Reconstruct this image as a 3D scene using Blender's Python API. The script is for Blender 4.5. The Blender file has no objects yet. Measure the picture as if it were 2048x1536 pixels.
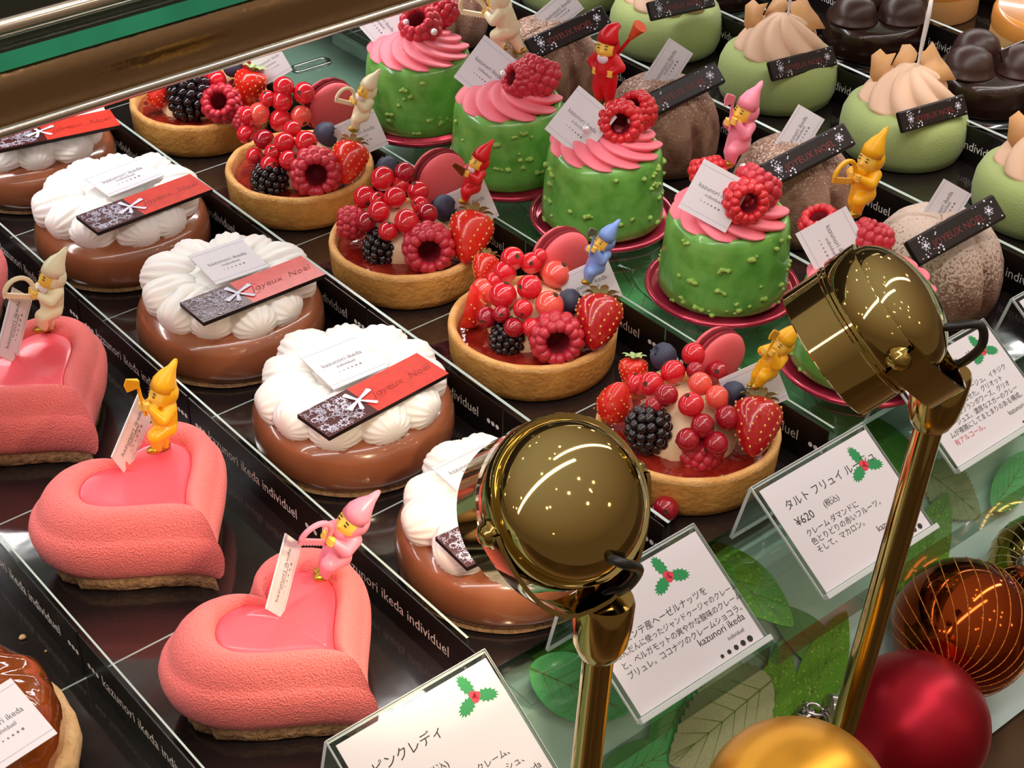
import bpy, bmesh, math, random
from mathutils import Vector, Matrix, noise
PI = math.pi
sc = bpy.context.scene
COL = sc.collection
random.seed(7)

# ------------------------------------------------------------------ camera
YAW, PITCH, ROLL, FPX, HC = 0.700048, 0.627320, 0.011981, 3319.63, 0.393
_f = Vector((math.cos(PITCH)*math.sin(YAW), math.cos(PITCH)*math.cos(YAW), -math.sin(PITCH)))
_r = Vector((math.cos(YAW), -math.sin(YAW), 0)); _u = _r.cross(_f)
RV = _r*math.cos(ROLL) + _u*math.sin(ROLL); UV = -_r*math.sin(ROLL) + _u*math.cos(ROLL); FV = _f
CAMP = Vector((0, 0, HC)); Z = Vector((0, 0, 1)); X = Vector((1, 0, 0)); Y = Vector((0, 1, 0))
FH = Vector((FV.x, FV.y, 0)).normalized(); RH = Vector((RV.x, RV.y, 0)).normalized()
cd = bpy.data.cameras.new('camera'); cam = bpy.data.objects.new('camera', cd); COL.objects.link(cam)
cd.sensor_width = 36; cd.lens = 36*FPX/2048; cd.clip_start = .01; cd.clip_end = 50
cam.matrix_world = Matrix(((RV.x, UV.x, -FV.x, 0), (RV.y, UV.y, -FV.y, 0), (RV.z, UV.z, -FV.z, HC), (0, 0, 0, 1)))
sc.camera = cam
sc.view_settings.view_transform = 'Standard'; sc.view_settings.look = 'None'
sc.view_settings.gamma = 1; sc.view_settings.use_curve_mapping = False
sc.view_settings.exposure = 0.14
sc.cycles.use_denoising = True
sc.cycles.max_bounces = 10; sc.cycles.transparent_max_bounces = 24; sc.cycles.glossy_bounces = 5
sc.cycles.caustics_reflective = False; sc.cycles.caustics_refractive = False

def ray(px, py): return FV*FPX + RV*(px-1024) - UV*(py-768)
def at_z(px, py, z): d = ray(px, py); return CAMP + d*((z-HC)/d.z)
def at_y(px, py, y): d = ray(px, py); return CAMP + d*(y/d.y)
def at_plane(px, py, P, n): d = ray(px, py); return CAMP + d*((P-CAMP).dot(n)/d.dot(n))
def depth(P): return (P-CAMP).dot(FV)
def proj(P): d = P-CAMP; w = d.dot(FV); return (1024+FPX*d.dot(RV)/w, 768-FPX*d.dot(UV)/w)

# ------------------------------------------------------------------ light
w = bpy.data.worlds.new('shop'); sc.world = w; w.use_nodes = True
nt = w.node_tree; N = nt.nodes; L = nt.links
bg = N['Background']
tc = N.new('ShaderNodeTexCoord'); vo = N.new('ShaderNodeTexVoronoi'); vo.inputs['Scale'].default_value = 6
L.new(tc.outputs['Generated'], vo.inputs['Vector'])
lt = N.new('ShaderNodeMath'); lt.operation = 'LESS_THAN'; lt.inputs[1].default_value = .11
L.new(vo.outputs['Distance'], lt.inputs[0])
sep = N.new('ShaderNodeSeparateXYZ'); L.new(tc.outputs['Generated'], sep.inputs[0])
cr = N.new('ShaderNodeValToRGB'); L.new(sep.outputs['Z'], cr.inputs[0])
cr.color_ramp.elements[0].position = 0; cr.color_ramp.elements[0].color = (.16, .11, .07, 1)
cr.color_ramp.elements[1].position = 1; cr.color_ramp.elements[1].color = (.55, .50, .46, 1)
e = cr.color_ramp.elements.new(.35); e.color = (.30, .22, .15, 1)
mu = N.new('ShaderNodeMath'); mu.operation = 'MULTIPLY'; L.new(lt.outputs[0], mu.inputs[0])
gt = N.new('ShaderNodeMath'); gt.operation = 'GREATER_THAN'; gt.inputs[1].default_value = .25
L.new(sep.outputs['Z'], gt.inputs[0]); L.new(gt.outputs[0], mu.inputs[1])
mx = N.new('ShaderNodeMixRGB'); mx.inputs['Color2'].default_value = (22, 17, 11, 1)
L.new(mu.outputs[0], mx.inputs['Fac']); L.new(cr.outputs[0], mx.inputs['Color1']); L.new(mx.outputs[0], bg.inputs['Color'])
bg.inputs['Strength'].default_value = 1.15

def area(name, loc, target, sx, sy, power, color):
    l = bpy.data.lights.new(name, 'AREA'); l.shape = 'RECTANGLE'; l.size = sx; l.size_y = sy; l.energy = power; l.color = color
    o = bpy.data.objects.new(name, l); COL.objects.link(o); o.location = loc
    z = (Vector(loc)-Vector(target)).normalized(); x = X - z*X.dot(z); x.normalize(); y = z.cross(x)
    o.matrix_world = Matrix(((x.x, y.x, z.x, loc[0]), (x.y, y.y, z.y, loc[1]), (x.z, y.z, z.z, loc[2]), (0, 0, 0, 1)))
    return o
area('case_led_strip', (.5, .425, .150), (.5, .36, 0), 1.3, .004, .55, (1, .96, .95))
area('case_rear_led_strip', (.6, .80, .30), (.5, .55, 0), 1.4, .03, 1.9, (1, .96, .95))
area('shop_ceiling_panel', (-.5, -.3, 1.9), (.35, .45, 0), 4.2, .12, 20, (1, .95, .93))
area('shop_ceiling_light', (1.6, .1, 1.7), (.45, .45, 0), 2.6, .08, 13, (1, .95, .92))

# ------------------------------------------------------------------ materials
def lin(c):
    c = c.lstrip('#'); v = [int(c[i:i+2], 16)/255 for i in (0, 2, 4)]
    return tuple(x/12.92 if x <= .04045 else ((x+.055)/1.055)**2.4 for x in v) + (1,)
def mat(name, color, rough=.5, metal=0, coat=0, sss=0, sssr=.003, bump=0, bscale=400, var=None, vscale=60, sheen=0, spec=.5, vmix=(.35, .7), bdet=2):
    m = bpy.data.materials.new(name); m.use_nodes = True; t = m.node_tree; p = t.nodes['Principled BSDF']
    p.inputs['Base Color'].default_value = lin(color); p.inputs['Roughness'].default_value = rough; p.inputs['Metallic'].default_value = metal
    p.inputs['Coat Weight'].default_value = coat; p.inputs['Coat Roughness'].default_value = .06
    p.inputs['Specular IOR Level'].default_value = spec
    if sheen: p.inputs['Sheen Weight'].default_value = sheen; p.inputs['Sheen Roughness'].default_value = .4
    if sss:
        p.inputs['Subsurface Weight'].default_value = sss; p.inputs['Subsurface Radius'].default_value = (1, .5, .35); p.inputs['Subsurface Scale'].default_value = sssr
    o = t.nodes.new('ShaderNodeTexCoord')
    if bump:
        n = t.nodes.new('ShaderNodeTexNoise'); n.inputs['Scale'].default_value = bscale; n.inputs['Detail'].default_value = bdet
        b = t.nodes.new('ShaderNodeBump'); b.inputs['Strength'].default_value = bump; b.inputs['Distance'].default_value = .001
        t.links.new(o.outputs['Object'], n.inputs['Vector']); t.links.new(n.outputs['Fac'], b.inputs['Height']); t.links.new(b.outputs[0], p.inputs['Normal'])
        if coat: t.links.new(b.outputs[0], p.inputs['Coat Normal'])
    if var:
        n = t.nodes.new('ShaderNodeTexNoise'); n.inputs['Scale'].default_value = vscale; n.inputs['Detail'].default_value = 4
        r = t.nodes.new('ShaderNodeValToRGB'); r.color_ramp.elements[0].color = lin(color); r.color_ramp.elements[1].color = lin(var)
        r.color_ramp.elements[0].position, r.color_ramp.elements[1].position = vmix
        t.links.new(o.outputs['Object'], n.inputs['Vector']); t.links.new(n.outputs['Fac'], r.inputs[0]); t.links.new(r.outputs[0], p.inputs['Base Color'])
    return m
def clear(name, tint, rough=.03, ior=1.45, base=.04):
    m = bpy.data.materials.new(name); m.use_nodes = True; t = m.node_tree; t.nodes.remove(t.nodes['Principled BSDF'])
    out = t.nodes['Material Output']; tr = t.nodes.new('ShaderNodeBsdfTransparent'); tr.inputs[0].default_value = lin(tint)
    g = t.nodes.new('ShaderNodeBsdfGlossy'); g.inputs['Roughness'].default_value = rough
    lw = t.nodes.new('ShaderNodeLayerWeight'); lw.inputs['Blend'].default_value = .5; pw = t.nodes.new('ShaderNodeMath'); pw.operation = 'POWER'; pw.inputs[1].default_value = 4.5
    f = t.nodes.new('ShaderNodeMath'); f.operation = 'MULTIPLY_ADD'; f.inputs[1].default_value = .9; f.inputs[2].default_value = base
    t.links.new(lw.outputs['Facing'], pw.inputs[0]); t.links.new(pw.outputs[0], f.inputs[0]); mxs = t.nodes.new('ShaderNodeMixShader')
    t.links.new(f.outputs[0], mxs.inputs[0]); t.links.new(tr.outputs[0], mxs.inputs[1]); t.links.new(g.outputs[0], mxs.inputs[2]); t.links.new(mxs.outputs[0], out.inputs[0])
    return m
M = {}
M['velvet'] = mat('pink_velvet', '#FF7C78', .85, bump=.9, bscale=1500, sheen=.15)
M['pinkglaze'] = mat('pink_glaze', '#FA5A68', .35, coat=.25, sss=.15)
M['biscuit'] = mat('biscuit', '#B98E63', .9, bump=.9, bscale=700, var='#8A6543', vscale=500)
M['choc'] = mat('milk_chocolate_glaze', '#8C4F33', .22, coat=.8, var='#A0603F', vscale=40)
M['cream'] = mat('white_cream', '#F6F1EB', .5, sss=.3, sssr=.002)
M['pinkcream'] = mat('pink_cream', '#F57F8E', .5, sss=.2, sssr=.002)
M['beigecream'] = mat('beige_cream', '#E3BC9E', .55, sss=.2, sssr=.002)
M['crust'] = mat('tart_crust', '#E9A650', .75, bump=.5, bscale=500, var='#C9863C', vscale=130)
M['crustrim'] = mat('tart_crust_rim', '#EBB470', .8, bump=.6, bscale=700, var='#D89850', vscale=150)
M['jam'] = mat('red_jam', '#7A1410', .15, coat=.8, bump=.6, bscale=220, var='#A53420', vscale=120)
M['custard'] = mat('almond_cream', '#F6D6AE', .45, sss=.2)
M['currant'] = mat('red_currant_skin', '#D8202E', .14, coat=.6, sss=.35, sssr=.004)
M['currant2'] = mat('pale_currant_skin', '#EC5A4C', .16, coat=.6, sss=.4, sssr=.004)
M['currant3'] = mat('dark_currant_skin', '#A81426', .16, coat=.5, sss=.3, sssr=.004)
M['calyx'] = mat('dried_calyx', '#4A2A18', .8)
M['rasp'] = mat('raspberry_flesh', '#C62A3C', .38, coat=.25, sss=.3, sssr=.003)
M['rasphole'] = mat('raspberry_core', '#7A0E1E', .6)
M['rasp2'] = mat('bright_raspberry_flesh', '#D5202B', .3, coat=.4, sss=.3, sssr=.003)
M['black'] = mat('blackberry_flesh', '#170B12', .18, coat=.6)
M['straw'] = mat('strawberry_flesh', '#E0281C', .25, coat=.5, sss=.25, sssr=.004)
M['straw2'] = mat('dark_strawberry_flesh', '#B9161B', .2, coat=.6, sss=.25, sssr=.004)
M['seed'] = mat('strawberry_seed', '#E9B060', .5)
M['strawin'] = mat('strawberry_inside', '#F6B39B', .4, sss=.2)
M['leafy'] = mat('calyx_green', '#A9BE7E', .6)
M['blue'] = mat('blueberry_skin', '#23263A', .55, var='#4A5068', vscale=150)
M['mac'] = mat('macaron_shell', '#EE646A', .6, bump=.12, bscale=900)
M['macfoot'] = mat('macaron_foot', '#D23C48', .85, bump=1, bscale=1200)
M['macfill'] = mat('macaron_filling', '#B8263A', .5)
M['green'] = mat('green_glaze', '#78B854', .32, coat=.6, var='#5C9E3C', vscale=130, bump=.15, bscale=160, vmix=(.4, .65))
M['nut'] = mat('pistachio_crumb', '#A6C65E', .6, var='#7FA33E', vscale=300)
M['redplastic'] = mat('red_foil_board', '#D5405A', .18, metal=.55, coat=.4)
M['pistachio'] = mat('pistachio_velvet', '#A2B26E', .8, bump=.3, bscale=1200, sheen=.2)
M['cocoa'] = mat('cocoa_dusted_chocolate', '#6E4433', .7, bump=.4, bscale=900, var='#A9826C', vscale=90)
def dust(m, z0, z1, amt):
    t = m.node_tree; p = t.nodes['Principled BSDF']; src = p.inputs['Base Color'].links[0].from_socket
    o = t.nodes.new('ShaderNodeTexCoord'); sp = t.nodes.new('ShaderNodeSeparateXYZ'); t.links.new(o.outputs['Object'], sp.inputs[0])
    mr = t.nodes.new('ShaderNodeMapRange'); mr.inputs['From Min'].default_value = z0; mr.inputs['From Max'].default_value = z1; mr.inputs['To Max'].default_value = amt
    t.links.new(sp.outputs['Z'], mr.inputs['Value']); n = t.nodes.new('ShaderNodeTexNoise'); n.inputs['Scale'].default_value = 900; n.inputs['Detail'].default_value = 5
    t.links.new(o.outputs['Object'], n.inputs['Vector']); a = t.nodes.new('ShaderNodeMath'); a.operation = 'ADD'; t.links.new(n.outputs['Fac'], a.inputs[0]); t.links.new(mr.outputs[0], a.inputs[1])
    rp = t.nodes.new('ShaderNodeValToRGB'); rp.color_ramp.elements[0].position = .72; rp.color_ramp.elements[1].position = .86; t.links.new(a.outputs[0], rp.inputs[0])
    x = t.nodes.new('ShaderNodeMixRGB'); t.links.new(rp.outputs[0], x.inputs['Fac']); t.links.new(src, x.inputs['Color1']); x.inputs['Color2'].default_value = lin('#CDB7A8'); t.links.new(x.outputs[0], p.inputs['Base Color'])
M['cocoa2'] = mat('sugar_dusted_chocolate', '#6E4433', .75, bump=.4, bscale=900, var='#A9826C', vscale=90)
dust(M['cocoa'], .012, .046, .28); dust(M['cocoa2'], .0, .042, .48)
M['sugar'] = mat('powdered_sugar', '#D9C6B8', .9)
M['bar'] = mat('dark_chocolate_bar', '#1C100E', .42, spec=.3)
M['barred'] = mat('red_bar_print', '#D63E2E', .4, coat=.1, var='#C2352A', vscale=200)
M['barbrown'] = mat('brown_bar_print', '#4A1C1A', .4, coat=.1)
M['barwhite'] = mat('pale_bar_print', '#D9D6E6', .5)
M['bartext'] = mat('dark_red_print', '#74201C', .6)
M['bartext2'] = mat('thin_brown_print', '#9A261C', .5)
M['paper'] = mat('white_paper', '#DED8DC', .7)
M['ink'] = mat('grey_ink', '#6F7078', .7)
M['inkline'] = mat('pale_ink', '#A7A9B8', .7)
M['dark'] = mat('black_ink', '#26211F', .7)
M['redink'] = mat('red_ink', '#C2283A', .7)
M['holly'] = mat('holly_green_print', '#178A4A', .6)
M['hollyred'] = mat('holly_red_print', '#E0324A', .6)
M['tray'] = mat('glossy_black_card', '#231C1B', .12, coat=1, bump=.2, bscale=45)
M['strip'] = mat('black_printed_card', '#15100F', .3)
M['stripink'] = mat('silver_print', '#F4F1EC', .45)
M['acr_edge'] = mat('acrylic_edge', '#AEBBB3', .25, spec=.6)
M['acr'] = clear('clear_acrylic', '#FAFCFB')
M['acr_rim'] = mat('acrylic_rim', '#CDD3D1', .2, spec=.8)
M['acr_side'] = clear('acrylic_side', '#C4D0CA', .12, 1.45, .30)
M['glass'] = clear('green_glass', '#F0FAF5', .02, 1.5)
M['glassedge'] = clear('glass_edge', '#BFD2C8', .06, 1.5, .16)
M['tealedge'] = mat('teal_glass_edge', '#2DB68A', .2, coat=.8, var='#239A76', vscale=25)
M['steel'] = mat('brushed_steel', '#9A8064', .14, metal=1, bump=.08, bscale=300)
M['bronze'] = mat('dark_bronze_frame', '#5A4632', .3, metal=.8)
M['chrome'] = mat('polished_steel', '#C9C2BA', .14, metal=1)
M['gold'] = mat('polished_gold', '#A8935A', .05, metal=1)
M['goldscrew'] = mat('screw_gold', '#A58C50', .12, metal=1)
M['cable'] = mat('black_cable', '#141212', .4)
M['lampin'] = mat('lamp_reflector', '#E8D8A8', .2, metal=1)
M['redball'] = mat('matte_red_bauble', '#9A0E22', .36, metal=.75)
M['goldball'] = mat('matte_gold_bauble', '#DFA034', .36, metal=.85)
M['copball'] = mat('glossy_copper_bauble', '#8E3A14', .07, metal=1)
M['shinyball'] = mat('glossy_gold_bauble', '#A88A4A', .06, metal=1)
M['silver'] = mat('silver_cap', '#B9AEB2', .15, metal=1)
M['glitter'] = mat('glitter_stripe', '#F09A4A', .25, metal=1, bump=1, bscale=2500)
M['glitter2'] = mat('pale_glitter_stripe', '#E6DDB4', .25, metal=1, bump=1, bscale=2500)
M['board'] = mat('pale_mint_board', '#D6E4DA', .5)
M['boardline'] = mat('white_ribbon', '#DCE6E2', .45)
M['leafA'] = mat('speckled_green_leaf', '#5E9428', .45, var='#7FB03C', vscale=45)
M['leafspot'] = mat('leaf_speckle', '#A8C24A', .6)
M['leafB'] = mat('deep_green_leaf', '#57923A', .45, var='#6FA44C', vscale=60)
M['leafC'] = mat('pale_veined_leaf', '#B9B98C', .55, var='#9AA070', vscale=70)
M['leafvein'] = mat('leaf_vein', '#6C8438', .6)
M['leafD'] = mat('bright_green_leaf', '#58B868', .45, var='#74C880', vscale=40)
M['leafE'] = mat('lightened_green_leaf', '#8EDC98', .45, var='#74C67C', vscale=40)  # green lightened to stand in for light missing below the green cakes
M['caramel'] = mat('caramel_glaze', '#7A3710', .08, coat=1, sss=.15, var='#9A4C18', vscale=90, bump=.5, bscale=110)
M['apple'] = mat('baked_pastry', '#D8B283', .85, bump=.8, bscale=500, var='#C39862', vscale=150)
M['orange'] = mat('orange_glaze', '#F0A04A', .25, coat=.5, sss=.2)
M['orangecream'] = mat('orange_mousse', '#E9B676', .5, sss=.2)
M['dchoc'] = mat('dark_chocolate', '#2C1611', .25, coat=.5)
M['truffle'] = mat('truffle_chocolate', '#3B211B', .38)
M['blackboard'] = mat('black_cake_board', '#0C0A0A', .1, coat=.6)
M['wafer'] = mat('wafer_flake', '#D9A46C', .5, sss=.2, var='#C08A50', vscale=300)
M['pick'] = mat('translucent_pick', '#E4DEDC', .2, sss=.4)
M['pearl'] = mat('silver_sugar_pearl', '#F2E6E8', .12, metal=.3, coat=.8)
M['skin'] = mat('painted_yellow_face', '#F2C24E', .35)
M['eyes'] = mat('painted_black_eyes', '#1E120E', .5)
M['boot'] = mat('gold_boot', '#B8963A', .3, metal=.9)
for k, c in dict(cream='#EFE3BC', yellow='#F5B416', pink='#F28FA6', blue='#7F9FDE', red='#D0141E').items():
    M['g_'+k] = mat(k+'_plastic', c, .3, sss=.15, sssr=.002)
M['beard'] = mat('pale_beard', '#E8D8E6', .4)
M['toolgrey'] = mat('grey_axe_head', '#8E8A84', .3, metal=.6)
M['bristle'] = mat('broom_bristles', '#D8562A', .6)
M['brownblade'] = mat('dark_saw_blade', '#7A3A1A', .35, metal=.4)

# ------------------------------------------------------------------ mesh builder
def perp(d):
    d = d.normalized(); a = Z if abs(d.z) < .9 else X
    x = a.cross(d).normalized(); return x, d.cross(x)
def basis(zd, xh=None, P=Vector((0, 0, 0)), s=1):
    z = zd.normalized()
    x = perp(z)[0] if xh is None else (xh - z*xh.dot(z)).normalized()
    y = z.cross(x)
    return Matrix(((x.x*s, y.x*s, z.x*s, P.x), (x.y*s, y.y*s, z.y*s, P.y), (x.z*s, y.z*s, z.z*s, P.z), (0, 0, 0, 1)))
_ico = {}
def ico(n):
    if n not in _ico:
        b = bmesh.new(); bmesh.ops.create_icosphere(b, subdivisions=n, radius=1); b.verts.ensure_lookup_table()
        _ico[n] = ([v.co.copy() for v in b.verts], [[v.index for v in f.verts] for f in b.faces]); b.free()
    return _ico[n]
class MB:
    def __init__(s): s.v = []; s.f = []; s.m = []
    def add(s, vs, fs, mi=0, T=None):
        o = len(s.v); s.v += [T @ Vector(p) if T else Vector(p) for p in vs]
        s.f += [[i+o for i in f] for f in fs]; s.m += [mi]*len(fs); return s
    def grid(s, fn, nu, nv, mi=0, wrap_u=True, wrap_v=False, T=None):
        vs = [fn(i, j) for j in range(nv) for i in range(nu)]; fs = []
        for j in range(nv if wrap_v else nv-1):
            for i in range(nu if wrap_u else nu-1):
                a = j*nu+i; b = j*nu+(i+1) % nu; j2 = (j+1) % nv
                fs.append([a, b, j2*nu+(i+1) % nu, j2*nu+i])
        return s.add(vs, fs, mi, T)
    def lathe(s, prof, n=48, mi=0, fn=None, T=None):
        # profile (r, z); fn(theta, r, z) -> (r, z)
        def g(i, j):
            th = 2*PI*i/n; r, z = prof[j]
            if fn: r, z = fn(th, r, z)
            return Vector((r*math.cos(th), r*math.sin(th), z))
        return s.grid(g, n, len(prof), mi, T=T)
    def sphere(s, c, r, n=2, mi=0, sc=(1, 1, 1), R=None, dn=0, ds=1, seed=0):
        V, F = ico(n); vs = []
        for p in V:
            q = Vector((p.x*sc[0], p.y*sc[1], p.z*sc[2]))
            if dn: q *= 1 + dn*noise.noise(p*ds + Vector((seed, seed*.7, 0)))
            if R: q = R @ q
            vs.append(Vector(c) + q*r)
        return s.add(vs, F, mi)
    def tube(s, pts, rad, n=10, mi=0, caps=True, flat=1):
        pts = [Vector(p) for p in pts]; k = len(pts)
        if not isinstance(rad, (list, tuple)): rad = [rad]*k
        rings = []; px = None
        for i, p in enumerate(pts):
            d = (pts[min(i+1, k-1)] - pts[max(i-1, 0)]).normalized()
            if px is None: x, y = perp(d)
            else: x = (px - d*px.dot(d)).normalized(); y = d.cross(x)
            px = x; rings.append((p, x, y, rad[i]))
        s.grid(lambda i, j: rings[j][0] + rings[j][1]*(rings[j][3]*math.cos(2*PI*i/n)) + rings[j][2]*(rings[j][3]*flat*math.sin(2*PI*i/n)), n, k, mi)
        if caps:
            o = len(s.v)-n*k; s.f += [[o+i for i in range(n)][::-1], [o+n*(k-1)+i for i in range(n)]]; s.m += [mi, mi]
        return s
    def box(s, lo, hi, mi=0, T=None, bev=0):
        b = bmesh.new(); bmesh.ops.create_cube(b, size=1)
        for v in b.verts: v.co = Vector([(lo[i]+hi[i])/2 + v.co[i]*(hi[i]-lo[i]) for i in range(3)])
        if bev: bmesh.ops.bevel(b, geom=list(b.edges), offset=bev, segments=2, affect='EDGES', profile=.5)
        b.verts.ensure_lookup_table(); b.verts.index_update()
        s.add([v.co.copy() for v in b.verts], [[v.index for v in f.verts] for f in b.faces], mi, T); b.free(); return s
    def poly(s, pts, mi=0, T=None): return s.add(pts, [list(range(len(pts)))], mi, T)
    def prism(s, pts2, z0, z1, mi=0, T=None):
        n = len(pts2); vs = [Vector((p[0], p[1], z0)) for p in pts2] + [Vector((p[0], p[1], z1)) for p in pts2]
        fs = [list(range(n))[::-1], list(range(n, 2*n))] + [[i, (i+1) % n, n+(i+1) % n, n+i] for i in range(n)]
        return s.add(vs, fs, mi, T)
    def mesh(s, name, mats, smooth=True, sharp=None):
        me = bpy.data.meshes.new(name); me.from_pydata([tuple(p) for p in s.v], [], s.f)
        for m in mats: me.materials.append(m)
        me.polygons.foreach_set('material_index', s.m)
        b = bmesh.new(); b.from_mesh(me); bmesh.ops.remove_doubles(b, verts=b.verts, dist=1e-7)
        bmesh.ops.recalc_face_normals(b, faces=b.faces); b.to_mesh(me); b.free()
        if smooth: me.shade_smooth() if sharp is None else None
        if smooth and sharp is not None:
            me.shade_smooth(); me.set_sharp_from_angle(angle=math.radians(sharp))
        me.update(); return me
_txt = {}
def text_geo(body, size, align='LEFT', shear=0):
    k = (body, size, align, shear)
    if k not in _txt:
        c = bpy.data.curves.new('lettering', 'FONT'); c.body = body; c.size = size; c.align_x = align; c.resolution_u = 2; c.shear = shear
        o = bpy.data.objects.new('lettering', c); COL.objects.link(o); dg = bpy.context.evaluated_depsgraph_get(); dg.update()
        me = bpy.data.meshes.new_from_object(o.evaluated_get(dg))
        _txt[k] = ([v.co.copy() for v in me.vertices], [list(p.vertices) for p in me.polygons])
        bpy.data.objects.remove(o); bpy.data.curves.remove(c); bpy.data.meshes.remove(me)
    return _txt[k]
def text_w(body, size):
    v = text_geo(body, size)[0]; return max(p.x for p in v) if v else 0
def put_text(mb, body, size, mi, T, align='LEFT', shear=0, fit=None):
    if fit: size = size*fit/max(1e-9, text_w(body, size))
    v, f = text_geo(body, size, align, shear); mb.add(v, f, mi, T)
def frame(o, xd, yd, s=1):
    x = xd.normalized(); y = (yd - x*yd.dot(x)).normalized(); z = x.cross(y)
    return Matrix(((x.x*s, y.x*s, z.x*s, o.x), (x.y*s, y.y*s, z.y*s, o.y), (x.z*s, y.z*s, z.z*s, o.z), (0, 0, 0, 1)))
def dot_poly(cx, cy, r, z=0, n=12): return [Vector((cx+r*math.cos(2*PI*i/n), cy+r*math.sin(2*PI*i/n), z)) for i in range(n)]

# ------------------------------------------------------------------ things
def obj(name, me, parent=None, T=None):
    o = bpy.data.objects.new(name, me); COL.objects.link(o)
    if parent: o.parent = parent
    if T is not None: o.matrix_basis = T
    return o
def tag(o, label, cat, group=None):
    o['label'] = label; o['category'] = cat
    if group: o['group'] = group
    return o
def thing(name, label, cat, T=None, group=None):
    o = obj(name, None, None, T); o.empty_display_size = .01; return tag(o, label, cat, group)
def one(name, me, label, cat, T=None, group=None): return tag(obj(name, me, None, T), label, cat, group)
def struct(name, me, T=None):
    o = obj(name, me, None, T); o['kind'] = 'structure'; return o
def stuff(name, me, label, cat, T=None):
    o = one(name, me, label, cat, T); o['kind'] = 'stuff'; return o
def tr(x, y, z, rz=0): return Matrix.Translation((x, y, z + (.0003 if z == 0 else 0))) @ Matrix.Rotation(rz, 4, 'Z')
ME = {}
# ------------------------------------------------------------------ the case: shelves, board, steel
XW = dict(A=.140, B=.232, C=.320, D=.4048, E=.484, F=.563, G=.645, H=.7276, I=.812)   # right edge of each row of trays
XL = dict(A=.050, B=.143, C=.235, D=.323, F=.487, G=.566, H=.648, I=.7306)
ZB = -.085
def slab(lo, hi, edge=.0):
    m = MB().box(lo, hi)
    m.m = [0 if abs(f[0]-0) >= 0 and abs(sum(m.v[i].z for i in f)/4 - hi[2]) < 1e-6 or abs(sum(m.v[i].z for i in f)/4 - lo[2]) < 1e-6 else 1 for f in m.f]
    return m
one('glass_shelf', slab((-.2, .2475, -.0105), (.3225, .95, -.0012)).mesh('glass_shelf', [M['glass'], M['glassedge']], False),
    'thick clear glass shelf under the heart cakes and the two lower price cards', 'glass shelf')
one('glass_shelf', slab((.3245, .2455, -.0105), (1.3, .95, -.0012)).mesh('glass_shelf', [M['glass'], M['glassedge']], False),
    'thick clear glass shelf under the green glazed cakes, ending beside the 620 yen card', 'glass shelf')
YR0, YR1, ZF = .235, .285, -.0155
bp_ = [(-.1, ZB-.02), (-.1, ZB), (YR0, ZB), (YR1, ZF), (1.3, ZF), (1.3, ZB-.02)]
mb = MB(); n_ = len(bp_); mb.add([Vector((-.6, a, b)) for a, b in bp_] + [Vector((1.8, a, b)) for a, b in bp_], [list(range(n_))[::-1], list(range(n_, 2*n_))] + [[i, (i+1) % n_, n_+(i+1) % n_, n_+i] for i in range(n_)])
struct('floor', mb.mesh('floor', [M['board']], False))
RN = Vector((0, -(ZF-ZB), YR1-YR0)).normalized()
def on_board(px, py):
    P = at_z(px, py, ZF)
    if P.y >= YR1: return P, Z
    P = at_z(px, py, ZB)
    if P.y <= YR0: return P, Z
    return at_plane(px, py, Vector((0, YR0, ZB)), RN), RN
mb = MB()
for x0, wd in ((.252, .007), (.268, .003), (.388, .005)): mb.box((x0, YR1+.002, ZF), (x0+wd, .9, ZF+.0010))
struct('wall_rear', MB().box((-.6, .97, ZB), (1.8, .99, .75)).mesh('wall_rear', [M['tray']], False))
yt = at_z(1963, 1478, ZB+.012).y
struct('trim_2', MB().box((-.6, -.1, ZB), (1.8, yt, ZB+.012), bev=.002).mesh('trim', [M['bronze']], False))
struct('trim_1', mb.mesh('trim', [M['boardline']], False))
# raised steel shelf with its glass plate and rail, running along the case
ZS = .170; YS = .7405*(1-ZS/HC)
zg0, zg1, zt = at_y(0, 141, YS).z, at_y(0, 101, YS).z, at_y(0, 52, YS).z
root = thing('steel_shelf', 'brushed steel shelf with a folded front lip, above the rear cakes at top left', 'shelf')
prof = [(YS+.004, ZS+.001), (YS, ZS), (YS-.0012, ZS+.0015), (YS, ZS+.004), (YS+.0015, (ZS+zg0)/2), (YS+.001, zg0-.001), (YS+.004, zg0)]
mb = MB(); mb.grid(lambda i, j: Vector((-.3+1.6*j, prof[i][0], prof[i][1])), len(prof), 2, wrap_u=False)
obj('front_lip', mb.mesh('front_lip', [M['steel']], True), root)
obj('rolled_edge', MB().tube([(-.3, YS-.0004, ZS+.0012), (1.3, YS-.0004, ZS+.0012)], .0017, 14).mesh('rolled_edge', [M['chrome']]), root)
obj('shelf_plate', MB().box((-.3, YS+.004, zg0-.0025), (1.3, .86, zg0)).mesh('shelf_plate', [M['chrome']], False), root)
mb = MB().box((-.3, YS-.002, zg0+.0004), (1.3, .86, zg1), 0); mb.m = [1 if sum(mb.v[i].y for i in f)/4 < YS else 0 for f in mb.f]
one('glass_plate', mb.mesh('glass_plate', [M['glass'], M['tealedge']], False), 'glass plate with a teal green front edge lying on the steel shelf', 'glass plate')
rr = (zt-zg1)*.42
mb = MB().tube([(-.3, YS+.006, zg1+rr+.0006), (1.3, YS+.006, zg1+rr+.0006)], rr, 24)
one('steel_rail', mb.mesh('steel_rail', [M['chrome']], True, 40), 'round polished steel rail lying along the teal glass edge, top left corner', 'rail')
bpy.data.objects['case_led_strip'].location = (.5, YS+.016, ZS+.004)
bpy.data.objects['case_rear_led_strip'].location = (.6, .66, ZS+.0)
for n in ('case_led_strip', 'case_rear_led_strip'):
    o = bpy.data.objects[n]; loc = o.location.copy(); o.matrix_world = Matrix.Translation(loc)

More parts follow.
